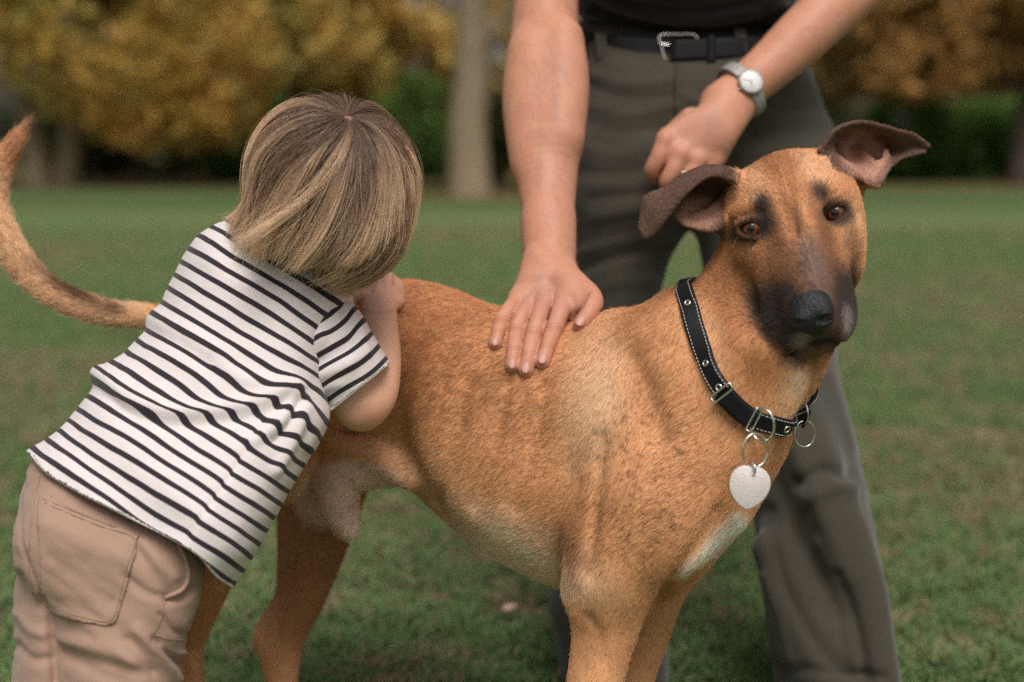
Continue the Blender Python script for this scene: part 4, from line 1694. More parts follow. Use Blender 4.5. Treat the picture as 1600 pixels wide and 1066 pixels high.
def hem_band(pts, V, r, parent, off=4, name='hem'):
    lk = Lookup(V, vnormals(V, SFc if V is SV else SLF), .6)
    P = catmull(pts, 8)
    W = np.array([lk(x, y - off) or np.nan for x, y in P])
    ok = np.isfinite(W)
    W = np.interp(np.arange(len(P)), np.nonzero(ok)[0], W[ok])
    W = np.convolve(np.pad(W, 4, mode='edge'), np.ones(9) / 9, 'valid')
    a, b = tube(cc(P[:, 0], P[:, 1] - 1, W), r, 8)
    return obj(name, a, b, cotton, parent)


# the sleeve
SL = Shape()
SL.chain([(455, 485, 1.668, 58), (492, 515, 1.665, 64), (530, 563, 1.668, 64), (561, 608, 1.680, 61), (585, 643, 1.690, 60), (610, 680, 1.695, 60)], k=0)
SL.ell(470, 545, 1.655, 36, 62, 40, rot=-55, k=.02)
v, f = SL.mesh(.003)
v = relax(v, f, 2)
n = vnormals(v, f)
u, vv = to_px(v)
ax = np.array([561 - 492, 608 - 515.]) / np.hypot(69, 93)
al = (u - 561) * ax[0] + (vv - 608) * ax[1]                  # along the arm, 0 near the cuff
ac = -(u - 561) * ax[1] + (vv - 608) * ax[0]
disp = np.zeros(len(v))
disp += ridge(u, vv, [(545, 478), (560, 505), (562, 530)], 9, .004)
disp += ridge(u, vv, [(455, 600), (490, 590), (540, 570), (570, 550)], 9, .0045) - ridge(u, vv, [(470, 575), (510, 560), (555, 530)], 10, .003)
disp += ridge(u, vv, [(445, 585), (470, 560), (500, 530)], 12, .004)
disp += ridge(u, vv, [(470, 610), (500, 606), (530, 600)], 8, .003)
disp += (fbm(v, 26) - .5) * .006
disp += ridge(u, vv, [(515, 646), (562, 612), (607, 572)], 7, .002)
v = v + n * disp[:, None]
s1 = (al + .00035 * ac * ac + 3 * np.sin(ac * .05)) / 22.0 + disp * 25 - .42


def cuff_sdf(a, b):
    return ((a - 515) * (572 - 646) - (b - 646) * (607 - 515)) / math.hypot(74, 92) + .0012 * ((a - 561) ** 2 + (b - 609) ** 2) ** 1.0 * 0 - 4


v, f, used = trim(v, f, cuff_sdf)
sleeve = obj('sleeve', v, f, STRIPE, shirt, attrs={'stripe': s1[used]})
SLV, SLF = v, f
solidify(sleeve)
hem_band([(x, y) for x, y in HEM[1:-1]], SV, .0016, shirt)
hem_band([(516, 642), (540, 623), (562, 605), (585, 587), (604, 571)], SLV, .0018, sleeve, 3, 'cuff')

# ---------------------------------------------------------------- trousers
TAN = (.40, .257, .190)
tan_mat = cloth_mat('tan twill', TAN, 1400, rough=.9, bstr=.35, var=.10)[0]
stitch_mat = plain('tan thread', (.36, .235, .165), .9)
TR = Shape()
HIPS = [(60, 640), (48, 715), (32, 760), (23, 830), (24, 900), (40, 960), (180, 1010), (290, 985), (306, 930), (316, 890), (322, 860), (330, 800), (300, 700), (180, 620)]
RL = [(62, 690), (48, 722), (31, 765), (22, 830), (24, 885), (40, 925), (64, 955), (75, 985), (80, 1066), (84, 1160), (88, 1400), (262, 1400), (272, 1160), (282, 1066), (290, 1010), (301, 960), (310, 915), (320, 875), (326, 820), (300, 720), (180, 640)]
LL = [(40, 860), (24, 890), (23, 960), (18, 1066), (14, 1180), (16, 1360), (116, 1360), (122, 1180), (126, 1066), (125, 960), (100, 880)]
TR.pillow(RL, lambda x, y: 1.605 + .035 * sstep(850, 720, y + .45 * (60 - x) * 0 - .25 * np.clip(x - 60, 0, 300)) * 1.0, .088, 90, k=0, blur=10)
TR.pillow(LL, 1.638, .085, 55, k=.008, blur=8)
TR.ell(120, 850, 1.565, 70, 80, 40, k=.05)
TR.ell(240, 890, 1.575, 60, 80, 35, k=.04)
v, f = TR.mesh(.003)
v = relax(v, f, 2)
n = vnormals(v, f)
u, vv = to_px(v)
disp = (fbm(v, 14) - .5) * .006 - .012 * sstep(12, -30, -hem_sdf(u, vv)) * 1.0
for pts, wd, am in (([(66, 935), (80, 985), (86, 1066)], 7, -.008), ([(38, 744), (31, 790), (34, 848), (52, 904), (66, 938)], 4, -.003),
                    ([(90, 1000), (150, 1010), (210, 1030)], 14, .005), ([(100, 1020), (170, 1040), (240, 1055)], 12, -.004),
                    ([(215, 985), (255, 1030), (280, 1062)], 9, .005), ([(200, 1000), (240, 1050)], 8, -.004), ([(240, 1000), (270, 1025), (284, 1035)], 6, -.005),
                    ([(255, 1010), (275, 1022), (290, 1020)], 5, .004), ([(110, 960), (170, 1000), (230, 1060)], 14, .004),
                    ([(225, 850), (250, 880), (270, 900)], 10, .004), ([(215, 860), (240, 900), (262, 925)], 9, -.003), ([(195, 900), (225, 925), (262, 935)], 7, -.0035),
                    ([(262, 940), (285, 935), (306, 918)], 6, -.004), ([(250, 960), (270, 985), (298, 992)], 5, -.003), ([(28, 900), (45, 940), (64, 950)], 8, -.004),
                    ([(30, 960), (48, 985), (70, 990)], 9, .004), ([(25, 1010), (50, 1030), (75, 1030)], 8, -.004), ([(84, 1000), (130, 1040), (190, 1066)], 10, -.0035),
                    ([(80, 870), (130, 905), (170, 940)], 12, -.002), ([(75, 820), (140, 850), (190, 870)], 14, .0025)):
    disp += ridge(u, vv, pts, wd, am)
q = np.stack([u * .8 + vv * .6, -u * .6 + vv * .8, v[:, 2] * 0], -1)
disp += (fbm(q * np.array([.010, .030, 0]), 1.0) - .5) * .004 + (fbm(v, 48) - .5) * .0022 + (fbm(q * np.array([.022, .075, 0]) + 5, 1.0) - .5) * .0022
v = v + n * disp[:, None]
v, f, _ = trim(v, f, lambda a, b: 22 - hem_sdf(a, b))
trousers = obj('trousers', v, f, tan_mat, child)
TV, TF, TN = v, f, vnormals(v, f)


def patch(name, poly, off, mat, parent, V=None, Fc=None, N=None, thick=.003):
    V, Fc, N = (TV, TF, TN) if V is None else (V, Fc, N)
    u, w_ = to_px(V)
    P = catmull(poly, 3, True) if len(poly) > 6 else np.asarray(poly, float)
    P = np.asarray(poly, float)
    x0, y0 = P.min(0) - 20
    st = 1.0
    nx, ny = (P.max(0) - P.min(0) + 40).astype(int)
    d = poly_dist(P, x0, y0, nx, ny, st)
    sel = (N[:, 2] < .1) & (u > x0) & (u < x0 + nx) & (w_ > y0) & (w_ < y0 + ny)
    Vs, Fs, us = cut(V, Fc, sel)

    def psdf(a, b):
        gx, gy = np.clip(a - x0, 0, nx - 1.01), np.clip(b - y0, 0, ny - 1.01)
        i, j = gx.astype(int), gy.astype(int)
        p, q = gx - i, gy - j
        i1, j1 = np.minimum(i + 1, nx - 1), np.minimum(j + 1, ny - 1)
        return (d[i, j] * (1 - p) + d[i1, j] * p) * (1 - q) + (d[i, j1] * (1 - p) + d[i1, j1] * p) * q
    v2, f2, used = trim(Vs, Fs, psdf)
    n2 = N[us][used]
    v2 = v2 + n2 * off
    # settle the stepped border on the outline
    u2, y2 = to_px(v2)
    ok = largest(v2, f2)
    v2, f2, _ = cut(v2, f2, ok)
    o = obj(name, v2, f2, mat, parent)
    solidify(o, thick)
    return o


POCKET = [(64, 778), (110, 797), (160, 817), (213, 835), (216, 842), (206, 882), (196, 922), (186, 958), (180, 970), (170, 976), (158, 977), (120, 968), (88, 958), (74, 948), (69, 934), (66, 880)]
patch('pocket', catmull(POCKET, 3, True), .0012, tan_mat, trousers, thick=.0016)


def stitch(path, V, N, hitshape, off=.003, gap=True, r=.0006, name='seam', mat=None, parent=None, n=8, dash=None):
    """a line of thread lying on a surface, path in px"""
    P = catmull(path, n)
    pts = []
    for x, y in P:
        w = hitshape(x, y)
        if w is None:
            continue
        pts.append(cc(x, y, w - off))
    pts = np.array(pts)
    if dash:
        vs = []
        L = np.concatenate([[0], np.cumsum(np.linalg.norm(np.diff(pts, axis=0), axis=1))])
        t = 0
        while t < L[-1] - dash:
            tt = np.linspace(t, t + dash * .62, 3)
            q = np.stack([np.interp(tt, L, pts[:, k]) for k in range(3)], -1)
            a, b = tube(q, r, 5)
            vs.append((a, b))
            t += dash
        V_, Fs, o = [], [], 0
        for a, b in vs:
            V_.append(a)
            Fs += [tuple(i + o for i in fc) for fc in b]
            o += len(a)
        return obj(name, np.concatenate(V_), Fs, mat, parent)
    a, b = tube(pts, r, 6)
    return obj(name, a, b, mat, parent)


tl = Lookup(TV, TN)
for path in ([(68, 785), (110, 803), (160, 823), (209, 841), (200, 880), (190, 920), (181, 956), (172, 969), (158, 971), (120, 962), (90, 952), (75, 942)],
             [(66, 779), (110, 796), (160, 816), (214, 835)]):
    stitch(path, TV, TN, tl, .0034, mat=stitch_mat, parent=trousers, name='seam', r=.0005)
for path in ([(258, 935), (252, 965), (240, 992)], [(240, 992), (270, 1000), (292, 998)], [(62, 745), (50, 800), (44, 880), (52, 930)]):
    stitch(path, TV, TN, tl, .0012, mat=stitch_mat, parent=trousers, name='seam', r=.0005)
P = catmull([(279, 850), (291, 878), (294, 902), (284, 922), (258, 934)], 6)
pts = np.array([cc(x, y, (tl(x, y) or 1.55) - .001) for x, y in P])
a, b = tube(pts, .0026, 8)
obj('pocket_edge', a, b, tan_mat, trousers)
# shoes, below the picture
shoe_mat = plain('child shoe leather', (.12, .08, .06), .6)
for x, y, w in ((180, 1415, 1.60), (66, 1345, 1.70)):
    S2 = Shape()
    S2.chain([(x, y - 30, w, 52), (x + 25, y - 12, w + .03, 46), (x + 70, y - 8, w + .07, 40)], k=0)
    a, b = S2.mesh(.006)
    obj('shoe', a, b, shoe_mat, child)


# ---------------------------------------------------------------- hair
def child_hair(n, seed, fly=False, locks=0):
    rng = np.random.default_rng(seed)
    C = cc(521, 277, SKULL_W)
    R = np.array([113, 112, 122]) * SKULL_W / F
    whorl = np.array([.28, .74, -.61])
    whorl /= np.linalg.norm(whorl)
    d = rng.normal(size=(n * 3, 3))
    d /= np.linalg.norm(d, axis=1, keepdims=True)
    facedir = np.array([.55, -.35, .75])
    ok = (d @ (facedir / np.linalg.norm(facedir)) < .45) & (d[:, 1] > -.72)
    d = d[ok][:n]
    n = len(d)
    if locks:
        nl = np.random.default_rng(17)
        ctr = d[nl.integers(0, n, locks)]
        per = n // locks
        lid = np.repeat(np.arange(locks), per)
        wide = (.004 + .014 * nl.random(locks))[lid]
        d = ctr[lid] + rng.normal(0, 1, (len(lid), 3)) * wide[:, None]
        d /= np.linalg.norm(d, axis=1, keepdims=True)
        n = len(d)
        lgx = (nl.random(locks) * 1.3 - .45)[lid]
        ltone = nl.random(locks)[lid]
        lshort = nl.random(locks)[lid]
    layer = rng.random(n)
    lay = (1.04 + .15 * layer ** 1.2 + (.13 * rng.random(n) ** 2 if fly else 0))
    if locks:
        lay = 1.17 + .06 * layer
    cn = np.random.default_rng(9).random((1024, 4))
    cid = (np.floor((d + 1) * 6).astype(int) @ np.array([1, 17, 301])) % 1024
    cr = cn[cid]
    if locks:
        cr = .5 + .0 * cr + (cn[lid % 1024] - .5) * .8
    part = np.linalg.norm(d - whorl, axis=1)
    p = C + d * R * 1.005
    away = d - whorl
    away -= d * (away * d).sum(1, keepdims=True)
    away /= np.maximum(np.linalg.norm(away, axis=1, keepdims=True), 1e-6)
    swirl = np.cross(d, away)
    dirn = away + swirl * .25 + rng.normal(0, .06, (n, 3))
    M = 34
    step = .0088
    path = [p.copy()]
    alive = np.ones(n, bool)
    bx = np.array([320, 345, 362, 400, 450, 500, 540, 575, 610, 640, 665, 720])
    by = np.array([322, 338, 384, 404, 416, 434, 450, 440, 412, 366, 320, 300])
    jit = rng.normal(0, 9, n) - 34 * cr[:, 0] ** 2 + 12 - 48 * (np.random.default_rng(31).random(4096)[(np.floor((d + 1) * 11).astype(int) @ np.array([1, 41, 887])) % 4096] ** 2) + (rng.random(n) < .12) * rng.random(n) * -60
    if locks:
        jit = rng.normal(0, 5, n) + 14 * lshort - 34 * (lshort < .4)
    lens = np.full(n, M)
    rcur = np.full(n, 1.005)
    for k in range(1, M):
        q = (p - C) / R
        rr = np.linalg.norm(q, axis=1, keepdims=True)
        q = q / np.maximum(rr, 1e-6)
        out = q / R
        out /= np.linalg.norm(out, axis=1, keepdims=True)
        u, v = to_px(p)
        gx = -.46 + .30 * sstep(430, 350, u) + .30 * sstep(600, 650, u) * sstep(360, 300, v)
        if locks:
            gx = gx - lgx * sstep(0, 10, k)
        grav = np.stack([gx, np.full(n, -.92), np.full(n, .05)], -1)
        dirn = dirn / np.linalg.norm(dirn, axis=1, keepdims=True)
        dirn = dirn + grav * (.03 + .13 * sstep(3, 16, k))
        dirn = dirn + (cr[:, 1:4] - .5) * .09 * min(1, k / 8) + rng.normal(0, .012 if not fly else .07, (n, 3))
        fl = sstep(400, 345, u) * sstep(285, 335, v)
        dirn = dirn + (fl * (.3 + 1.3 * layer ** 2))[:, None] * np.array([-.40, .08, -.04])
        free = sstep(.15, -.35, q[:, 1])
        radial = (dirn * out).sum(1)
        dirn = dirn - out * (np.where(radial > 0, radial * (1 - .95 * free), radial * (1 - .6 * free)))[:, None]
        newp = p + dirn / np.linalg.norm(dirn, axis=1, keepdims=True) * step
        q2 = (newp - C) / R
        r2 = np.linalg.norm(q2, axis=1)
        goal = np.where(free > .5, np.maximum(lay + .05 * free, np.minimum(r2, lay + .24 + .26 * sstep(520, 420, u))), lay)
        r3 = np.maximum(r2 + (goal - r2) * .28, 1.015)
        newp = C + q2 / r2[:, None] * r3[:, None] * R
        u, v = to_px(newp)
        lim = np.interp(u, bx, by) + jit
        stop = alive & ((v > lim) | (u < 332 + jit) | (k * step > .27))
        lens[stop] = k
        alive &= ~stop
        p = np.where(alive[:, None], newp, p)
        path.append(p.copy())
    path = np.stack(path, 1)
    # resample each to 14 points
    m = 14
    tt = np.linspace(0, 1, m)[None] * (np.maximum(lens, 3) - 1)[:, None]
    i = np.clip(tt.astype(int), 0, M - 2)
    fr = (tt - i)[..., None]
    ar = np.arange(n)[:, None]
    pts = path[ar, i] * (1 - fr) + path[ar, i + 1] * fr
    # gather into locks towards the ends
    key = (np.floor(to_px(pts[:, 8])[0] / 9).astype(int) * 131 + np.floor(to_px(pts[:, 8])[1] / 16).astype(int) * 17 + (layer * 5).astype(int)) % 4096
    cen = np.zeros((4096, m, 3))
    cnt = np.bincount(key, minlength=4096)
    for k in range(m):
        for c in range(3):
            cen[:, k, c] = np.bincount(key, pts[:, k, c], 4096) / np.maximum(cnt, 1)
    pull = (np.linspace(0, 1, m) ** 1.5 * .8)[None, :, None] * (cnt[key] > 3)[:, None, None]
    if fly or locks:
        pull = pull * .2
    pts = pts * (1 - pull) + cen[key] * pull
    t = np.linspace(0, 1, m)[None, :, None]
    lockrand = np.random.default_rng(4).random(4096)[key]
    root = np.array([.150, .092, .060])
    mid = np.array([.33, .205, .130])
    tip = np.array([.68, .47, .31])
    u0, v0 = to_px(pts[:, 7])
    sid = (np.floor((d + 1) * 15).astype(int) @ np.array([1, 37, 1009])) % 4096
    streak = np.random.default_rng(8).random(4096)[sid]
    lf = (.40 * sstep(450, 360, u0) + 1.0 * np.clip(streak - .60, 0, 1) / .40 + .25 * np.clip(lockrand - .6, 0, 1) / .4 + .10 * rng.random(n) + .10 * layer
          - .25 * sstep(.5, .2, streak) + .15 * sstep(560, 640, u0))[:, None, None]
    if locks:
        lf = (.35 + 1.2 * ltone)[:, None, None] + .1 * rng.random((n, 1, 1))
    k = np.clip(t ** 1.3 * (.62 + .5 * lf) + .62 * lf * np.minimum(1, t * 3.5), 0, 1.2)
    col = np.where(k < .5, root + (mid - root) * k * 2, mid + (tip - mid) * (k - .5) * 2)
    col = col * (.75 + .45 * rng.random((n, 1, 1)))
    rad = np.interp(np.linspace(0, 1, m), [0, .7, 1], [.00017, .00017, .00007])[None] * (.8 + .6 * rng.random((n, 1)))
    if fly:
        rad = rad * .85
    return to_world(pts), rad, np.clip(col, 0, 1)


hair_mat = attr_mat('child hair', rough=.38, spec=.45)
if not globals().get('NOFUR'):
    a = child_hair(26000, 1)
    b = child_hair(2200, 2, True)
    c_ = child_hair(3900, 3, False, 130)
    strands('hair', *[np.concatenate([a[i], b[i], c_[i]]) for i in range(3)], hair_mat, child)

# ================================================================ the man
man_base = WP(1120, 1090, 2.2)
man_base[2] = 0.0
man = thing('person', 'adult in black shirt and dark trousers with one hand on the dog\'s back', 'adult', man_base)

MB = Shape()
# trunk, neck and head (above the picture) so that the arms belong to one body
MB.chain([(1080, -60, 2.24, 110), (1085, -110, 2.23, 130), (1085, -180, 2.21, 165), (1085, -300, 2.19, 150)], k=.03, flat=(np.array([0, 0, 1.]), .6))
MB.chain([(880, -275, 2.14, 60), (980, -330, 2.18, 58), (1085, -350, 2.18, 62), (1190, -330, 2.20, 58), (1300, -285, 2.2, 62)], k=.05)
MB.chain([(1085, -340, 2.16, 62), (1080, -430, 2.12, 56)], k=.04)
MB.ell(1078, -535, 2.08, 82, 112, 100, k=.03)
MB.ell(1075, -520, 1.985, 14, 26, 18, k=.02)
# right arm (picture left)
MB.chain([(872, -275, 2.13, 64), (860, -160, 2.09, 60), (853, -60, 2.05, 54), (852, 20, 2.02, 51), (851, 90, 2.00, 56), (852, 150, 1.975, 59),
          (853, 215, 1.95, 55), (855, 290, 1.915, 46), (857, 350, 1.885, 40), (859, 395, 1.860, 37)], k=.02, n=7)
MB.chain([(857, 350, 1.882, 38), (859, 410, 1.845, 37), (858, 440, 1.83, 42)], k=.015, flat=(np.array([0, .3, 1.]) / np.hypot(.3, 1), .72))
MB.chain([(880, 60, 1.965, 30), (884, 130, 1.945, 34), (880, 210, 1.92, 28)], k=.03)          # forearm muscle, thumb side
MB.chain([(826, 80, 1.97, 26), (824, 160, 1.955, 32), (832, 250, 1.935, 26)], k=.03)
MB.chain([(872, 70, 1.952, 6), (874, 108, 1.952, 6), (885, 118, 1.945, 4)], k=.012, mode='s')   # crease of the elbow
MB.ell(832, 402, 1.835, 12, 14, 12, k=.012)                                                   # wrist bone


def on_dog(px, py, r, lift=0.0):
    """distance at which a ball of r px just touches the dog"""
    w = DOG.hit(px, py)
    return None if w is None else w - r * .8 * w / F - lift


def finger(S, pts, k=.004):
    S.chain(pts, k, 6)


hand_w = {}
HANDK = dict(little=(812, 470), ring=(832, 476), middle=(853, 474), index=(880, 470))
WB = 1.795


def dogw(x, y, r):
    w = on_dog(x, y, r)
    return WB if w is None else w


tips = dict(
    little=[(812, 466, 1.800, 14), (794, 485, 1.776, 12.5), (785, 499, 1.765, 12.2), (778, 520, None, 11), (774, 536, None, 10.2)],
    ring=[(830, 474, 1.792, 15), (816, 494, 1.762, 13), (808, 512, 1.750, 13), (803, 546, None, 12), (800.5, 570, None, 11.2)],
    middle=[(852, 470, 1.784, 16), (842, 496, 1.752, 14), (835, 517, 1.742, 14), (827, 553, None, 13), (822, 577, None, 12)],
    index=[(884, 467, 1.780, 17), (875, 490, 1.755, 15), (867, 511, 1.745, 14), (855, 543, None, 13), (848, 564, None, 12)])
NAILS = []
HAND_PTS = {}
for nm, pts in tips.items():
    out = []
    for x, y, w, r in pts:
        if w is None:
            w = dogw(x, y, r) + .004
        out.append((x, y, w, r))
    # settle the middle joints between knuckle and tip
    out[2] = (out[2][0], out[2][1], .5 * (out[0][2] + out[3][2]) - .010, out[2][3])
    out[1] = (out[1][0], out[1][1], .65 * out[0][2] + .35 * out[3][2] - .010, out[1][3])
    HAND_PTS[nm] = out
    finger(MB, [(a_, b_, c_, d_ * .98) for a_, b_, c_, d_ in out], .0015)
    MB.ell(out[2][0], out[2][1], out[2][2] - .001, out[2][3] * 1.03, out[2][3] * .95, out[2][3] * 1.0, k=.004)
    MB.ell(out[4][0], out[4][1] + 1, out[4][2], out[4][3] * .95, out[4][3] * 1.02, out[4][3] * .8, k=.004)
    MB.chain([(860 + (out[0][0] - 850) * .45, 412, 1.842, 17), (857 + (out[0][0] - 850) * .8, 442, 1.815, 17), (out[0][0], out[0][1], out[0][2], 15.5)], k=.012)
    MB.ell(out[0][0], out[0][1] - 1, out[0][2] - .006, 11, 10, 9, k=.010)                     # knuckle
    NAILS.append((out[4], out[3]))
MB.chain([(855, 430, 1.838, 38), (850, 455, 1.815, 40)], k=.012, flat=(np.array([0, .45, .9]), .5))
# thumb
TH = [(880, 425, 1.832, 20), (905, 446, 1.790, 18), (926, 465, 1.758, 15.5), (922, 486, 1.738, 14.5), (907, 506, 1.728, 12.5)]
finger(MB, TH, .008)
MB.ell(929, 474, 1.750, 10, 12, 10, k=.008)
NAILS.append((TH[-1], TH[-2]))
MB.chain([(880, 440, 1.800, 20), (900, 462, 1.768, 15), (908, 478, 1.756, 11)], k=.010)
MB.chain([(884, 470, 1.775, 15), (893, 486, 1.766, 12), (896, 498, 1.766, 9)], k=.008)                              # web
# tendons and veins on the back of the hand and forearm
for pts in ([(862, 418, 1.824, 4), (854, 445, 1.800, 4), (853, 466, 1.772, 4)], [(858, 420, 1.826, 3.4), (838, 448, 1.802, 3.6), (832, 470, 1.780, 3.6)],
            [(866, 420, 1.824, 3.6), (874, 446, 1.796, 3.8), (879, 462, 1.772, 4)]):
    MB.chain(pts, .006)
for pts in ([(846, 428, 1.8145, 2.6), (840, 444, 1.800, 2.6), (836, 452, 1.795, 2.6), (822, 470, 1.788, 2.2)], [(868, 428, 1.812, 2.2), (862, 448, 1.795, 2.4), (868, 458, 1.785, 2.2)],
            [(836, 452, 1.795, 2.2), (846, 462, 1.782, 2.2)]):
    MB.chain(pts, .004)

# left arm (picture right)
MB.chain([(1300, -285, 2.2, 64), (1380, -190, 2.2, 58), (1440, -130, 2.18, 50), (1415, -95, 2.16, 48), (1368, -50, 2.13, 48), (1308, 4, 2.10, 46), (1250, 60, 2.08, 43),
          (1200, 106, 2.065, 38), (1160, 140, 2.055, 35), (1130, 165, 2.045, 38)], k=.02, n=7)
FK = [(1040, 220, 2.012), (1063, 241, 2.005), (1089, 250, 2.010), (1114, 250, 2.022)]
for i, (x, y, w) in enumerate(FK):
    MB.chain([(1152 + 4 * i - 6, 146 + 6 * i, 2.045, 22), (1110 + 8 * i, 180 + 9 * i, 2.022, 22), (x + 4, y - 4, w + .008, 18)], k=.014)
    MB.ell(x, y, w - .004, 13, 13, 11, k=.010)
    dx = [-21, -21, -19, -14][i]
    dy = [48, 46, 42, 36][i]
    MB.chain([(x, y, w, 15), (x + dx * .55, y + dy * .55, w - .002, 13.5), (x + dx, y + dy, w + .008, 13), (x + dx + 14, y + dy + 8, w + .035, 12), (x + dx + 30, y + dy - 14, w + .045, 11)], k=.004)
MB.chain([(1080, 190, 2.06, 22), (1050, 215, 2.075, 18), (1035, 245, 2.075, 14), (1045, 275, 2.065, 12)], k=.008)    # thumb behind
v, f = mesh_fine(MB, .0045, [pxbox(750, -170, 955, 605, 1.66, 2.16) + (.0018,), pxbox(1000, -60, 1440, 310, 1.96, 2.28) + (.0024,)])
u, vv = to_px(v)
ROSE = (.54, .22, .16)
rosy = [(812, 474, 16, 14, ROSE, .55), (832, 480, 16, 14, ROSE, .5), (853, 474, 20, 14, ROSE, .65), (880, 470, 20, 14, ROSE, .6), (857, 470, 90, 60, (.52, .27, .20), .55), (830, 404, 14, 16, ROSE, .45)]
for nm, o in HAND_PTS.items():
    rosy.append((o[4][0], o[4][1] + 3, 13, 18, (.56, .25, .20), .7))
    rosy.append((o[2][0], o[2][1], 14, 10, ROSE, .45))
rosy.append((907, 508, 16, 16, (.56, .25, .20), .6))
for x, y, w in FK:
    rosy.append((x, y, 18, 16, ROSE, .7))
rosy += [(1022, 262, 26, 34, (.50, .22, .15), .5), (1090, 200, 60, 50, (.54, .29, .22), .5), (868, 110, 40, 60, (.52, .25, .17), .4)]
col = skin_col(v, rosy, 5, np.array([.57, .272, .172]))
blot = sstep(.42, .66, fbm(v + 2, 55))[:, None]
col = col * (1 - .30 * blot) + np.array([.50, .21, .13]) * .30 * blot
LINES = [([(846, 428), (840, 444), (836, 452), (820, 472)], 3.0, VEIN, .45), ([(868, 428), (862, 446), (868, 460)], 3.0, VEIN, .4), ([(836, 452), (848, 462), (862, 452)], 2.8, VEIN, .4),
         ([(872, 110), (868, 160), (872, 230), (862, 300), (856, 370)], 5.5, VEIN, .2), ([(840, 120), (846, 200), (842, 290)], 5.5, VEIN, .2), ([(858, 100), (876, 108), (890, 118)], 6.0, CREASE_AND_GAP, .22),
         ([(922, 458), (912, 478), (898, 500)], 1.8, CREASE_AND_GAP, .8), ([(830, 392), (842, 410), (848, 420)], 2.2, VEIN, .4), ([(1120, 170), (1105, 200), (1100, 230)], 4, VEIN, .3)]
for nm, o in HAND_PTS.items():
    x, y, r = o[2][0], o[2][1], o[2][3]
    for dy, st in ((-5, .4), (0, .6), (4, .45)):
        LINES.append(([(x - r * .8, y + dy + 1), (x, y + dy - 1), (x + r * .8, y + dy + 1)], 1.1, CREASE_AND_GAP, st))
    x, y = o[3][0], o[3][1] - 2
    for dy, st in ((-2, .5), (2, .45)):
        LINES.append(([(x - r * .8, y + dy + 1), (x, y + dy - 1), (x + r * .8, y + dy + 1)], 1.0, CREASE_AND_GAP, st))
    # dark lines painted as the shade in the gaps between fingers
for a_, b_ in (('little', 'ring'), ('ring', 'middle'), ('middle', 'index')):
    pa, pb = HAND_PTS[a_], HAND_PTS[b_]
    LINES.append(([(.5 * (pa[i][0] + pb[i][0]), .5 * (pa[i][1] + pb[i][1]) + 4) for i in (1, 2, 3)], 2.0, CREASE_AND_GAP, .6))
col = skin_lines(v, col, LINES)
body = obj('body', v, f, skin_mat, man, colors={'Col': col})


def arm_hair(n):
    rng = np.random.default_rng(12)
    fn_ = vnormals(v, f)
    fc = v[f].mean(1)
    uu, ww = to_px(fc)
    wg = ((ww < 400) & (ww > -60) & (uu < 930) & (uu > 770)) * 1.0 + ((ww < 150) & (uu > 1130) & (uu < 1400) & (ww > -60)) * 1.0
    p, i = scatter(v, f, n, wg, rng)
    nr = fn_[f[i]].mean(1)
    nr /= np.linalg.norm(nr, axis=1, keepdims=True)
    left = (uu[i] < 1000)[:, None]
    g = np.where(left, [.45, -.85, 0], [-.85, -.2, 0]) + rng.normal(0, .25, (n, 3))
    g = g - nr * (g * nr).sum(1, keepdims=True)
    g /= np.linalg.norm(g, axis=1, keepdims=True)
    t = np.linspace(0, 1, 5)[None, :, None]
    L = (.008 + .010 * rng.random(n))[:, None, None]
    pts = p[:, None] + L * (g[:, None] * t + nr[:, None] * (.35 * t - .2 * t * t))
    rad = np.linspace(.00006, .00002, 5)[None].repeat(n, 0)
    strands('arm_hair', to_world(pts), rad, np.full((n, 5, 3), 1.0) * np.array([.16, .09, .05]), attr_mat('arm hair', rough=.45), man)


if not globals().get('NOFUR'):
    arm_hair(2200)
nail_mat = plain('fingernail', (.56, .30, .235), .42, spec=.35)
bl = Lookup(v, vnormals(v, f), .6)
for t, k in NAILS:
    tip, prev = cc(*t[:3]), cc(*k[:3])
    d = tip - prev
    d /= np.linalg.norm(d)
    view = -tip / np.linalg.norm(tip)
    nn = view + np.array([0, .35, 0])
    nn = nn - d * (nn @ d)
    nn /= np.linalg.norm(nn)
    s = np.cross(d, nn)
    r = t[3] * t[2] / F
    V, Q = [], []
    for i in range(9):
        for j in range(9):
            a, b = (i - 4) / 4, (j - 4) / 4
            rr = max(abs(a), abs(b))
            if rr > 0:
                a, b = a / math.hypot(a, b) * rr * 1.0, b / math.hypot(a, b) * rr
            wx, ly = a * .62 * r, b * .78 * r
            V.append(tip + s * wx + d * (ly + .18 * r) + nn * (math.sqrt(max(0, 1 - (wx / r) ** 2)) * r * 1.045 - .12 * r * max(0, b) ** 2))
    for i in range(8):
        for j in range(8):
            Q.append((i * 9 + j, i * 9 + j + 1, i * 9 + j + 10, i * 9 + j + 9))
    o = obj('fingernail', np.array(V), np.array(Q), nail_mat, body)
    solidify(o, .0006)

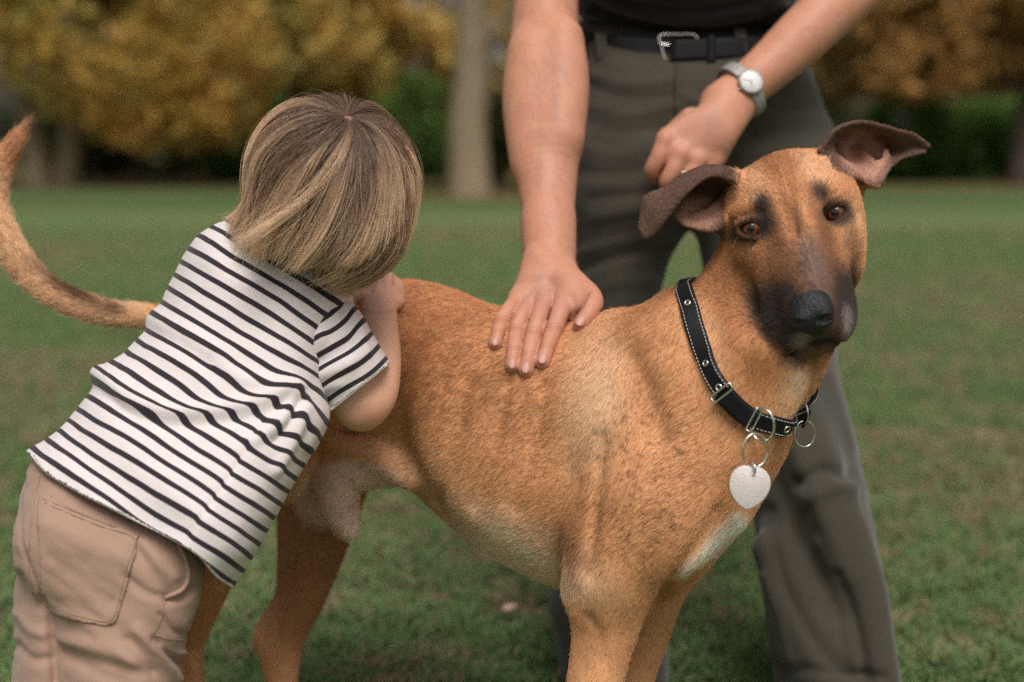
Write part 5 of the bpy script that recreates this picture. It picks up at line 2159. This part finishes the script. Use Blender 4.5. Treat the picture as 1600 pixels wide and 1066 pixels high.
# ---------------------------------------------------------------- trousers
grey_mat = cloth_mat('dark olive twill', (.058, .050, .035), 1500, rough=.85, bstr=.35, var=.18, sheen=.25)[0]
MT = Shape()
PELV = [(902, 40), (960, 30), (1150, 30), (1238, 40), (1268, 110), (1293, 190), (1303, 270), (1300, 360), (1190, 400), (1085, 352), (1052, 380), (960, 400), (890, 330), (886, 200)]
MT.pillow(PELV, 2.25, .12, 120, k=0, blur=12)
RLEG = [(886, 180), (1080, 250), (1066, 335), (1052, 390), (1038, 440), (1026, 490), (1018, 560), (1030, 700), (1040, 900), (1046, 1066), (1050, 1120), (890, 1120), (876, 1050), (858, 930),
        (872, 800), (900, 600), (908, 480), (896, 380), (888, 280)]
MT.pillow(RLEG, lambda x, y: 2.25 + .00006 * (y - 200), .092, 75, k=.03, blur=10)
LLEG = [(1085, 250), (1296, 200), (1312, 400), (1307, 560), (1324, 640), (1342, 700), (1356, 780), (1372, 860), (1386, 950), (1404, 1066), (1412, 1130), (1222, 1130), (1210, 1066), (1194, 940),
        (1182, 840), (1160, 700), (1122, 500), (1096, 400)]
MT.pillow(LLEG, lambda x, y: 2.24 - .00016 * (y - 250), .10, 95, k=.03, blur=10)
# folds of the front leg
MT.chain([(1230, 640, 2.10, 26), (1290, 760, 2.06, 34), (1345, 900, 2.03, 36), (1375, 1060, 2.01, 34)], k=.05)
MT.chain([(1200, 860, 2.06, 24), (1240, 960, 2.03, 26), (1290, 1060, 2.01, 26)], k=.05)
v, f = MT.mesh(.0045)
v = relax(v, f, 2)
n = vnormals(v, f)
u, vv = to_px(v)
disp = (fbm(v, 9) - .5) * .010
for pts, wd, am in (([(905, 110), (980, 130), (1050, 125)], 9, .004), ([(905, 128), (970, 150), (1050, 150)], 8, -.004), ([(905, 160), (980, 178), (1055, 165)], 10, .005),
                    ([(905, 190), (970, 205), (1040, 200)], 9, -.005), ([(905, 230), (970, 240), (1060, 225)], 14, .005), ([(905, 270), (960, 272), (1030, 262)], 12, -.006),
                    ([(1060, 110), (1056, 170), (1054, 230)], 4, -.004), ([(1070, 150), (1100, 160), (1130, 150)], 8, .004), ([(1180, 215), (1230, 205), (1290, 200)], 9, -.006),
                    ([(1180, 195), (1230, 186), (1280, 180)], 9, .005), ([(1150, 240), (1220, 235), (1295, 230)], 10, .005), ([(910, 420), (970, 402), (1040, 385)], 9, -.008),
                    ([(905, 395), (960, 380), (1040, 365)], 9, .006), ([(930, 340), (980, 330), (1050, 320)], 12, .006), ([(920, 310), (980, 305), (1050, 300)], 9, -.005),
                    ([(930, 455), (970, 440), (1020, 440)], 12, .005),
                    ([(1250, 755), (1290, 735), (1320, 745)], 10, -.010), ([(1265, 780), (1310, 760), (1345, 770)], 12, .007), ([(1235, 690), (1280, 790), (1320, 900)], 16, .010),
                    ([(1200, 720), (1250, 840), (1310, 960)], 15, -.011), ([(1310, 900), (1335, 980), (1350, 1050)], 10, -.010), ([(1280, 850), (1320, 940), (1340, 1040)], 10, .006),
                    ([(1200, 800), (1230, 920), (1290, 1020), (1350, 1066)], 14, -.009), ([(1195, 900), (1215, 960), (1240, 1040)], 7, .006), ([(1215, 1040), (1300, 1052), (1380, 1060)], 9, -.006),
                    ([(1300, 590), (1318, 650), (1330, 700)], 9, .004)):
    soft = .55 if (pts[0][1] < 470 and abs(pts[-1][1] - pts[0][1]) < 60) else 1.0
    disp += ridge(u, vv, pts, wd, am * soft) * (.5 + 1.0 * fbm(v + am * 900, 14))
q = np.stack([u, vv, 0 * u], -1)
disp += (fbm(q * np.array([.008, .022, 0]) + fbm(q * .01, 1.0)[:, None] * 1.5, 1.0) - .5) * .004 * sstep(460, 330, vv)
v = v + n * disp[:, None]
mtrousers = obj('trousers', v, f, grey_mat, man)
ml = Lookup(v, vnormals(v, f), .3)
MTV, MTF, MTN = v, f, vnormals(v, f)
stitch([(1056, 100), (1054, 150), (1056, 200), (1058, 240)], v, None, ml, .001, mat=plain('dark thread', (.03, .026, .022), .9), parent=mtrousers, name='seam', r=.0016)
for x, y, w, dx in ((960, 1082, 2.26, -20), (1310, 1125, 2.08, 30)):
    S2 = Shape()
    S2.chain([(x, y - 30, w + .03, 60), (x + dx, y - 8, w - .06, 52), (x + dx * 2, y, w - .16, 46)], k=0)
    a, b = S2.mesh(.006)
    wv = to_world(a)
    wv[:, 2] = np.maximum(wv[:, 2], .005)
    obj('shoe', wv, b, plain('dark shoe leather', (.02, .018, .016), .5), man, world=True)


# ---------------------------------------------------------------- straps (belt, collar)
def strap(path, outward, across, width, thick, closed=False, n=4):
    """flat band: path of centres, outward normals, across direction; returns verts, quads (rounded rectangle section)"""
    p, o, c = (np.asarray(a, float) for a in (path, outward, across))
    o = o / np.linalg.norm(o, axis=1, keepdims=True)
    c = c - o * (c * o).sum(1, keepdims=True)
    c = c / np.linalg.norm(c, axis=1, keepdims=True)
    sec = [(-.5, 0), (-.5, .5), (-.42, .95), (-.3, 1), (.3, 1), (.42, .95), (.5, .5), (.5, 0)]
    V = np.stack([p + c * (a * width) + o * (b * thick) for a, b in sec], 1)
    m, k = len(p), len(sec)
    fs = []
    for i in range(m if closed else m - 1):
        for j in range(k):
            a, b = i * k + j, i * k + (j + 1) % k
            d, e = ((i + 1) % m) * k + (j + 1) % k, ((i + 1) % m) * k + j
            fs.append((a, b, d, e))
    if not closed:
        fs.append(tuple(range(k)))
        fs.append(tuple((m - 1) * k + j for j in reversed(range(k))))
    return V.reshape(-1, 3), fs


leather = plain('black belt leather', (.009, .008, .009), .5, noise=.3, scale=300, bmp=.15, spec=.22)
steel = plain('polished steel', (.72, .70, .66), .18, metal=1.0, noise=.1, scale=80)
steel_dark = plain('brushed steel', (.34, .32, .31), .45, metal=.3, noise=.2, scale=200)
bpts = [(884, 62), (905, 68), (940, 73), (990, 77), (1040, 79), (1080, 78), (1130, 74), (1180, 67), (1220, 59), (1245, 53)]
P2 = catmull(bpts, 5)
pw = [(x, y, (ml(x, y) or 2.16)) for x, y in P2]
pw = np.array(pw)
pw[:, 2] = np.convolve(np.pad(pw[:, 2], 6, mode='edge'), np.ones(13) / 13, 'valid') - .002
fr = cc(pw[:, 0], pw[:, 1], pw[:, 2])
bk_ = cc(np.array([1270, 1230, 1085, 940, 880]), np.array([45, 40, 45, 50, 55]), np.array([2.25, 2.33, 2.37, 2.33, 2.25]))
loop = catmull(np.concatenate([fr[::3], bk_]), 6, True)
cen = loop.mean(0)
out = loop - cen
out[:, 1] = 0
bv, bf = strap(loop, out, np.tile([0, 1., 0], (len(loop), 1)), .039, .004, True)
belt = obj('belt', bv, bf, leather, man)
bw = ml(1040, 79) or 2.13
bz = pw[:, 2].min() - .006


def bar(pts, r, name, mat, parent, n=8, closed=False, k=6):
    a, b = tube(catmull(pts, k, closed), r, n, closed)
    return obj(name, a, b, mat, parent)


bz = float(np.interp(1045, pw[:, 0], pw[:, 2])) - .006
fr_pts = [cc(x, y, bz) for x, y in ((1031, 56), (1034, 74), (1038, 90), (1043, 94.5), (1060, 93.5), (1078, 91), (1088, 88), (1088, 57), (1062, 54))]
bk = bar(fr_pts, .0023, 'buckle', steel, belt, closed=True)
bar([cc(1030, 69, bz - .003), cc(1044, 70, bz - .003), cc(1070, 71, bz - .001)], .0020, 'prong', steel, bk)
# tongue of the belt lying over the frame and its keeper
tv = np.array([cc(x, 78 - .04 * (x - 1080), float(np.interp(x, pw[:, 0], pw[:, 2])) - .0105) for x in np.linspace(1047, 1215, 14)])
tv[:, 1] += .0
a, b = strap(tv, np.tile([0, 0, -1.], (14, 1)), np.tile([0, 1., 0], (14, 1)), .033, .0045)
obj('tongue', a, b, leather, belt)
tv = np.array([cc(x, 76, float(np.interp(x, pw[:, 0], pw[:, 2])) - .0145) for x in (1104, 1111, 1118)])
a, b = strap(tv, np.tile([0, 0, -1.], (3, 1)), np.tile([0, 1., 0], (3, 1)), .042, .002)
obj('keeper', a, b, leather, belt)
for x, y in ((940, 76), (1158, 72)):
    w = float(np.interp(x, pw[:, 0], pw[:, 2]))
    ctr = np.array([cc(x - 2 + 4 * t, y - 28 + 56 * t, w - .012 + .010 * abs(2 * t - 1) ** 4) for t in np.linspace(0, 1, 9)])
    a, b = strap(ctr, np.tile([0, 0, -1.], (9, 1)), np.tile([1., 0, 0], (9, 1)), .017, .002)
    obj('belt_loop', a, b, grey_mat, mtrousers)

# ---------------------------------------------------------------- shirt
black_mat = cloth_mat('black jersey', (.016, .013, .015), 1200, rough=.8, bstr=.25, var=.2, sheen=.2)[0]
MS = Shape()
SHB = [(870, -330), (1300, -330), (1290, -150), (1262, -40), (1256, 8), (1222, 38), (1150, 50), (1085, 60), (1030, 56), (960, 38), (904, 24), (892, -60), (878, -180)]
MS.pillow(SHB, lambda x, y: 2.215 + .0001 * (y + 100), .135, 90, k=0, blur=8)
MS.chain([(880, -275, 2.14, 78), (862, -180, 2.10, 72), (856, -110, 2.07, 66)], k=.03)
MS.chain([(1300, -285, 2.2, 78), (1360, -215, 2.2, 72), (1410, -150, 2.19, 66)], k=.03)
v, f = MS.mesh(.005)
v = relax(v, f, 2)
n = vnormals(v, f)
u, vv = to_px(v)
disp = (fbm(v, 12) - .5) * .008
for pts, wd, am in (([(910, 0), (970, 30), (1060, 45), (1150, 40), (1220, 20)], 6, -.006), ([(905, 10), (970, 42), (1060, 55)], 5, .004), ([(930, -10), (1000, 18), (1080, 28), (1180, 15)], 6, .006),
                    ([(960, 0), (1040, 14), (1120, 12), (1200, -5)], 5, -.005), ([(1100, 38), (1160, 30), (1225, 8)], 6, .005), ([(1120, 50), (1180, 40), (1230, 22)], 5, -.003),
                    ([(920, -30), (1000, -10), (1120, -8)], 7, .005)):
    disp += ridge(u, vv, pts, wd, am)
v = v + n * disp[:, None]
obj('shirt', v, f, black_mat, man)
# hair, above the picture
HH = Shape()
HH.ell(1078, -560, 2.10, 90, 100, 108, k=0)
a, b = HH.mesh(.008)
obj('hair', a, b, plain('short brown hair', (.05, .03, .02), .7, bmp=.5, scale=120), man)

# ---------------------------------------------------------------- watch and ring
wr0, wr1 = cc(1184, 122, 2.062), cc(1130, 160, 2.046)
wax = (wr1 - wr0) / np.linalg.norm(wr1 - wr0)
wc = cc(1158, 142, 2.055)
view = -wc / np.linalg.norm(wc)
nface = view + .28 * RIGHT * 0 + np.array([.18, .22, 0])
nface = nface - wax * (nface @ wax)
nface /= np.linalg.norm(nface)
wside = np.cross(wax, nface)
watch = thing('wristwatch', 'steel wristwatch with a white round dial on the adult\'s wrist', 'watch', to_world(wc))
rw, rn = 43 * 2.055 / F, 39 * 2.055 / F


def ringpt(a, k=1.0):
    return wc + wside * math.sin(a) * rw * k + nface * math.cos(a) * rn * k


def box(c, ax, half, bev=.25):
    """bevelled block"""
    V, Fs = [], []
    h = np.asarray(half)
    for s in (-1, 1):
        for k in ((1 - bev), 1.0) if s > 0 else (1.0, (1 - bev)):
            pass
    prof = [(-1, 1 - bev), (-1 + bev, 1), (1 - bev, 1), (1, 1 - bev)]
    for z, sc in prof:
        for x, y in ((-1, -1), (1, -1), (1, 1), (-1, 1)):
            l = np.array([x * sc * h[0], y * sc * h[1], z * h[2]])
            V.append(c + l @ ax)
    for i in range(3):
        for j in range(4):
            Fs.append((i * 4 + j, i * 4 + (j + 1) % 4, i * 4 + 4 + (j + 1) % 4, i * 4 + 4 + j))
    Fs += [(3, 2, 1, 0), (12, 13, 14, 15)]
    return np.array(V), Fs


nl = 30
for i in range(nl):
    a = .50 + (2 * math.pi - 1.0) * i / (nl - 1)
    o = wside * math.sin(a) * rn + nface * math.cos(a) * rw
    o /= np.linalg.norm(o)
    tg = np.cross(wax, o)
    v_, f_ = box(ringpt(a, 1.05), np.array([wax, tg, o]), (.0090, .0036, .0016))
    obj('band_link', v_, f_, steel_dark, watch, smooth=False)


def disc(c, n, s, t, r0, z0, r1, z1, m=40, sq=1.0):
    V = []
    for r, z in ((0, z0), (r0, z0), (r1, z1)):
        for j in range(m):
            a = 2 * math.pi * j / m
            V.append(c + s * math.cos(a) * r + t * math.sin(a) * r * sq + n * z)
    Fs = []
    for i in range(2):
        for j in range(m):
            Fs.append((i * m + j, i * m + (j + 1) % m, i * m + m + (j + 1) % m, i * m + m + j))
    return np.array(V), Fs


top = wc + nface * rn * 1.0
prof = [(.0150, 0), (.0182, .001), (.0188, .004), (.0178, .0068), (.0166, .0074), (.0160, .0070)]
m = 40
V = np.concatenate([np.array([top + (wside * math.cos(2 * math.pi * j / m) + wax * math.sin(2 * math.pi * j / m)) * r + nface * z for j in range(m)]) for r, z in prof])
Fs = [(i * m + j, i * m + (j + 1) % m, (i + 1) * m + (j + 1) % m, (i + 1) * m + j) for i in range(len(prof) - 1) for j in range(m)]
obj('case', V, Fs, steel_dark, watch)
V, Fs = disc(top, nface, wside, wax, .0159, .0066, .0161, .0063)
dial = obj('dial', V, Fs, plain('white enamel dial', (.80, .78, .76), .35), watch)
dk = plain('dark hand', (.05, .05, .05), .4)
for ang, ln in ((.6, .009), (2.4, .012)):
    d = wside * math.cos(ang) + wax * math.sin(ang)
    v_, f_ = box(top + nface * .0074 + d * ln * .45, np.array([d, np.cross(nface, d), nface]), (ln * .55, .00035, .0002))
    obj('watch_hand', v_, f_, dk, dial, smooth=False)
for i in range(12):
    d = wside * math.cos(i * math.pi / 6) + wax * math.sin(i * math.pi / 6)
    v_, f_ = box(top + nface * .0069 + d * .0138, np.array([d, np.cross(nface, d), nface]), (.0011, .0003, .0002))
    obj('hour_mark', v_, f_, steel_dark, dial, smooth=False)
v_, f_ = tube(np.array([top + nface * .0035 - wax * .0188 * -1, top + nface * .0035 + wax * .0215]), .0016, 10)
obj('crown', v_, f_, steel, watch)
rc = cc(1070, 272, 2.008)
rd = cc(1070 - 12, 272 + 26, 2.010) - rc
rd /= np.linalg.norm(rd)
s1_ = np.cross(rd, [0, 0, 1.])
s1_ /= np.linalg.norm(s1_)
s2_ = np.cross(rd, s1_)
rr = 14.6 * 2.01 / F
v_, f_ = tube(np.array([rc + (s1_ * math.cos(a) + s2_ * math.sin(a)) * rr for a in np.linspace(0, 2 * math.pi, 33)[:-1]]), .0016, 8, True)
ro = thing('finger_ring', 'thin silver ring on the adult\'s folded finger just above the dog\'s ear', 'ring', to_world(rc))
obj('band', v_, f_, steel, ro)

# ================================================================ collar and tag
cb = WP(1200, 660, 1.56)
collar = thing('dog_collar', 'black leather collar with white stitching and silver rings around the dog\'s neck', 'collar', cb)
black_leather = plain('black collar leather', (.007, .007, .008), .5, noise=.3, scale=250, bmp=.2, spec=.22)
thread = plain('white thread', (.62, .60, .58), .8)
CPX = [(1071, 448), (1077, 476), (1086, 512), (1099, 548), (1117, 586), (1140, 622), (1166, 647), (1195, 660), (1222, 662), (1245, 654), (1262, 634)]
P = catmull(CPX, 6)
ws = []
for x, y in P:
    w = DOG.hit(x, y)
    ws.append(np.nan if w is None else w)
ws = np.array(ws)
ok = np.isfinite(ws)
ws = np.interp(np.arange(len(ws)), np.nonzero(ok)[0], ws[ok])
ws = np.convolve(np.pad(ws, 4, mode='edge'), np.ones(9) / 9, 'valid')
fr = cc(P[:, 0], P[:, 1], ws)
nc = cc(1168, 545, 1.672)
# close the loop round the far side of the neck
a, b = fr[-1], fr[0]
far = [a * .55 + b * .45 * 0 + nc * 0 for _ in ()]
e1 = cc(1272, 600, 1.70)
e2 = cc(1230, 530, 1.775)
e3 = cc(1150, 470, 1.795)
e4 = cc(1085, 440, 1.735)
loop = catmull(np.concatenate([fr[::3], [e1, e2, e3, e4]]), 5, True)
loop = relax_loop = loop
for _ in range(3):
    loop = .25 * np.roll(loop, 1, 0) + .5 * loop + .25 * np.roll(loop, -1, 0)
nax = cc(1205, 470, 1.645) - cc(1122, 588, 1.685)
nax /= np.linalg.norm(nax)
cen = loop.mean(0)
g = 1e-3


def dgrad(p):
    d = np.stack([DOG.at(p + g * e) - DOG.at(p - g * e) for e in np.eye(3)], -1)
    return d / np.maximum(np.linalg.norm(d, axis=1, keepdims=True), 1e-9)


N = dgrad(loop)
for _ in range(4):
    d = DOG.at(loop)
    loop = loop - N * (d - .0035)[:, None] * .8
    loop = .2 * np.roll(loop, 1, 0) + .6 * loop + .2 * np.roll(loop, -1, 0)
    N = dgrad(loop)
N = .25 * np.roll(N, 1, 0) + .5 * N + .25 * np.roll(N, -1, 0)
T = np.roll(loop, -1, 0) - np.roll(loop, 1, 0)
X = np.cross(N, T)
X /= np.linalg.norm(X, axis=1, keepdims=True)
CW, CT = .0215, .0032
V, Fs = strap(loop, N, X, CW, CT, True)
st = obj('strap', V, Fs, black_leather, collar)


def coll(px, py):
    """nearest station of the loop on the near side"""
    u, v = to_px(loop)
    d = np.hypot(u - px, v - py) + 1e4 * (N[:, 2] > .3)
    return int(np.argmin(d))


for s in (-1, 1):
    Vs, Fs_, o = [], [], 0
    L = loop + X * s * CW * .38 + N * (CT + .0002)
    seglen = np.linalg.norm(np.roll(L, -1, 0) - L, axis=1)
    cum = np.concatenate([[0], np.cumsum(seglen)])
    Lc = np.concatenate([L, L[:1]])
    t = 0
    while t < cum[-1] - .004:
        tt = np.linspace(t, t + .0030, 3)
        q = np.stack([np.interp(tt, cum, Lc[:, k]) for k in range(3)], -1)
        a_, b_ = tube(q, .00045, 5)
        Vs.append(a_)
        Fs_ += [tuple(i + o for i in fc) for fc in b_]
        o += len(a_)
        t += .0046
    so = obj('stitching', np.concatenate(Vs), Fs_, thread, st)
    so['kind'] = 'stuff'


def torus(c, ax, R, r, name, mat, parent, sq=1.0, seg=36, ax2=None):
    ax = ax / np.linalg.norm(ax)
    a1 = np.cross(ax, [0.13, .2, 1.]) if ax2 is None else ax2 - ax * (ax2 @ ax)
    a1 /= np.linalg.norm(a1)
    a2 = np.cross(ax, a1)
    p = np.array([c + (a1 * math.cos(t) + a2 * math.sin(t) * sq) * R for t in np.linspace(0, 2 * math.pi, seg + 1)[:-1]])
    v_, f_ = tube(p, r, 10, True)
    return obj(name, v_, f_, mat, parent)


for px, py in ((1114, 567), (1134, 597), (1078, 477)):
    i = coll(px, py)
    c = loop[i] + N[i] * (CT + .0004)
    e = torus(c, N[i], .0030, .0012, 'eyelet', steel, collar)
    v_, f_ = disc(c, N[i], X[i], np.cross(N[i], X[i]), .0020, -.0002, .0024, -.0004, 16)
    obj('hole', v_, f_, plain('eyelet shadow', (.004, .004, .004), .8), e)
# buckle with the folded strap
ib, ie = coll(1140, 606), coll(1182, 648)
rng_ = np.arange(min(ib, ie), max(ib, ie) + 1)
V, Fs = strap(loop[rng_] + N[rng_] * (CT + .0008), N[rng_], X[rng_], CW * 1.06, .004)
obj('keeper', V, Fs, black_leather, collar)


def frame_at(i, hw, hl, name):
    c = loop[i] + N[i] * (CT + .0042)
    t = T[i] / np.linalg.norm(T[i])
    pts = [c + X[i] * hw * a + t * hl * b for a, b in ((-1, -1), (0, -1), (1, -1), (1, 0), (1, 1), (0, 1), (-1, 1), (-1, 0))]
    pp = []
    for k in range(8):
        pp += [pts[k] * .75 + pts[k - 1] * .25, pts[k], pts[k] * .75 + pts[(k + 1) % 8] * .25]
    v_, f_ = tube(np.array(pp), .0013, 8, True)
    return obj(name, v_, f_, steel, collar)


frame_at(ib, .0135, .0038, 'buckle')
frame_at(ie, .0135, .0032, 'buckle_bar')
# rings
i = coll(1196, 658)
c1 = loop[i] + N[i] * .004
rA = cc(1191, 664, float(c1[2]) - .006)
torus(rA, np.array([.55, .12, .60]), .0150, .0014, 'ring', steel, collar, sq=1.25, ax2=np.array([1., 0, 0]))
rB = cc(1180, 704, float(c1[2]) - .010)
torus(rB, np.array([-.30, .05, 1.]), .0150, .0013, 'ring', steel, collar, sq=1.22, ax2=np.array([1., 0, 0]))
i2 = coll(1250, 650)
c2 = loop[i2] + N[i2] * .004
w2 = float(c2[2])
torus(cc(1254, 645, w2 - .003), np.array([.9, .1, .35]), .0110, .0013, 'ring', steel, collar, sq=1.2, ax2=np.array([.35, 0, -.9]))
torus(cc(1257, 678, w2 - .004), np.array([-.25, .05, 1.]), .0126, .0011, 'ring', steel, collar, sq=1.2, ax2=np.array([1., 0, 0]))
i3 = coll(1225, 661)
torus(loop[i3] + N[i3] * (CT + .001), N[i3], .0038, .0011, 'rivet', steel, collar)
V, Fs = strap(np.array([loop[i2] + N[i2] * .006 - T[i2] / np.linalg.norm(T[i2]) * k for k in (-.006, 0, .006)]), np.tile(N[i2], (3, 1)), np.tile(X[i2], (3, 1)), CW * .9, .003)
obj('ring_loop', V, Fs, black_leather, collar)
# heart tag
wt = float(c1[2]) - .014
tag_pts = [(1176, 731), (1168, 727.5), (1156, 729), (1145, 738), (1140, 752), (1141, 768), (1149, 783), (1160, 793), (1167, 796), (1175, 794), (1189, 785), (1199, 773), (1204, 759), (1202, 744), (1194, 734), (1184, 729.5)]
tp = catmull(tag_pts, 4, True)
front = cc(tp[:, 0], tp[:, 1], wt)
k = len(front)
cen = front.mean(0)
inner = cen + (front - cen) * .955
zz = np.array([0, 0, 1.])
V = np.concatenate([[cen - zz * .0008], inner - zz * .0008, front - zz * .0003, front + zz * .0008, inner + zz * .0012, [cen + zz * .0012]])
Fs = [(0, 1 + j, 1 + (j + 1) % k) for j in range(k)]
for l in range(3):
    Fs += [(1 + l * k + j, 1 + (l + 1) * k + j, 1 + (l + 1) * k + (j + 1) % k, 1 + l * k + (j + 1) % k) for j in range(k)]
Fs += [(1 + 4 * k, 1 + 3 * k + (j + 1) % k, 1 + 3 * k + j) for j in range(k)]
tag = thing('dog_tag', 'pale worn heart shaped metal tag hanging from the collar rings', 'tag', to_world(cc(1172, 731, wt)))
tag_mat = plain('worn pale metal', (.66, .60, .58), .55, metal=.25, noise=.12, scale=700, bmp=.35)
obj('plate', V, Fs, tag_mat, tag)
torus(cc(1176, 732, wt), np.array([.95, .05, .25]), .0065, .0014, 'link', steel, tag, ax2=np.array([0, 1., 0]))

# ---------------------------------------------------------------- fallen leaf
lp = WP(800, 951, 1.0) - CAM
lp = CAM + lp * (-(CAM_H - .035) / lp[2])
rng = np.random.default_rng(3)


def leaf(pos, size, rot, label, col):
    V, Fs = [], []
    nn = 9
    for i in range(nn):
        t = i / (nn - 1)
        wdt = math.sin(math.pi * min(1, t * .92 + .06)) ** .8 * (.34 + .07 * math.sin(9 * t))
        for s in (-1, -.5, 0, .5, 1):
            x, y = (t - .5), s * wdt
            z = .25 * y * y * 3 + .10 * math.sin(3 * t) + (.0 if s else -.015)
            V.append((x * size, y * size, z * size))
    for i in range(nn - 1):
        for j in range(4):
            Fs.append((i * 5 + j, i * 5 + j + 1, i * 5 + j + 6, i * 5 + j + 5))
    c, s = math.cos(rot), math.sin(rot)
    V = np.array(V) @ np.array([[c, s, 0], [-s, c, 0], [0, 0, 1]])
    t = thing('fallen_leaf', label, 'leaf', pos)
    o = obj('blade', V + pos, Fs, plain('dry leaf', col, .7, noise=.3, scale=60), t, world=True)
    solidify(o, .0006)
    v_, f_ = tube(np.array([V[2], V[2] * 1.35 + (0, 0, .004)]) + pos, .0008, 6)
    obj('stalk', v_, f_, plain('dry stalk', (.2, .12, .06), .7), t, world=True)


leaf(lp, .036, .7, 'pale pinkish fallen leaf lying on the grass under the dog\'s belly', (.62, .40, .32))
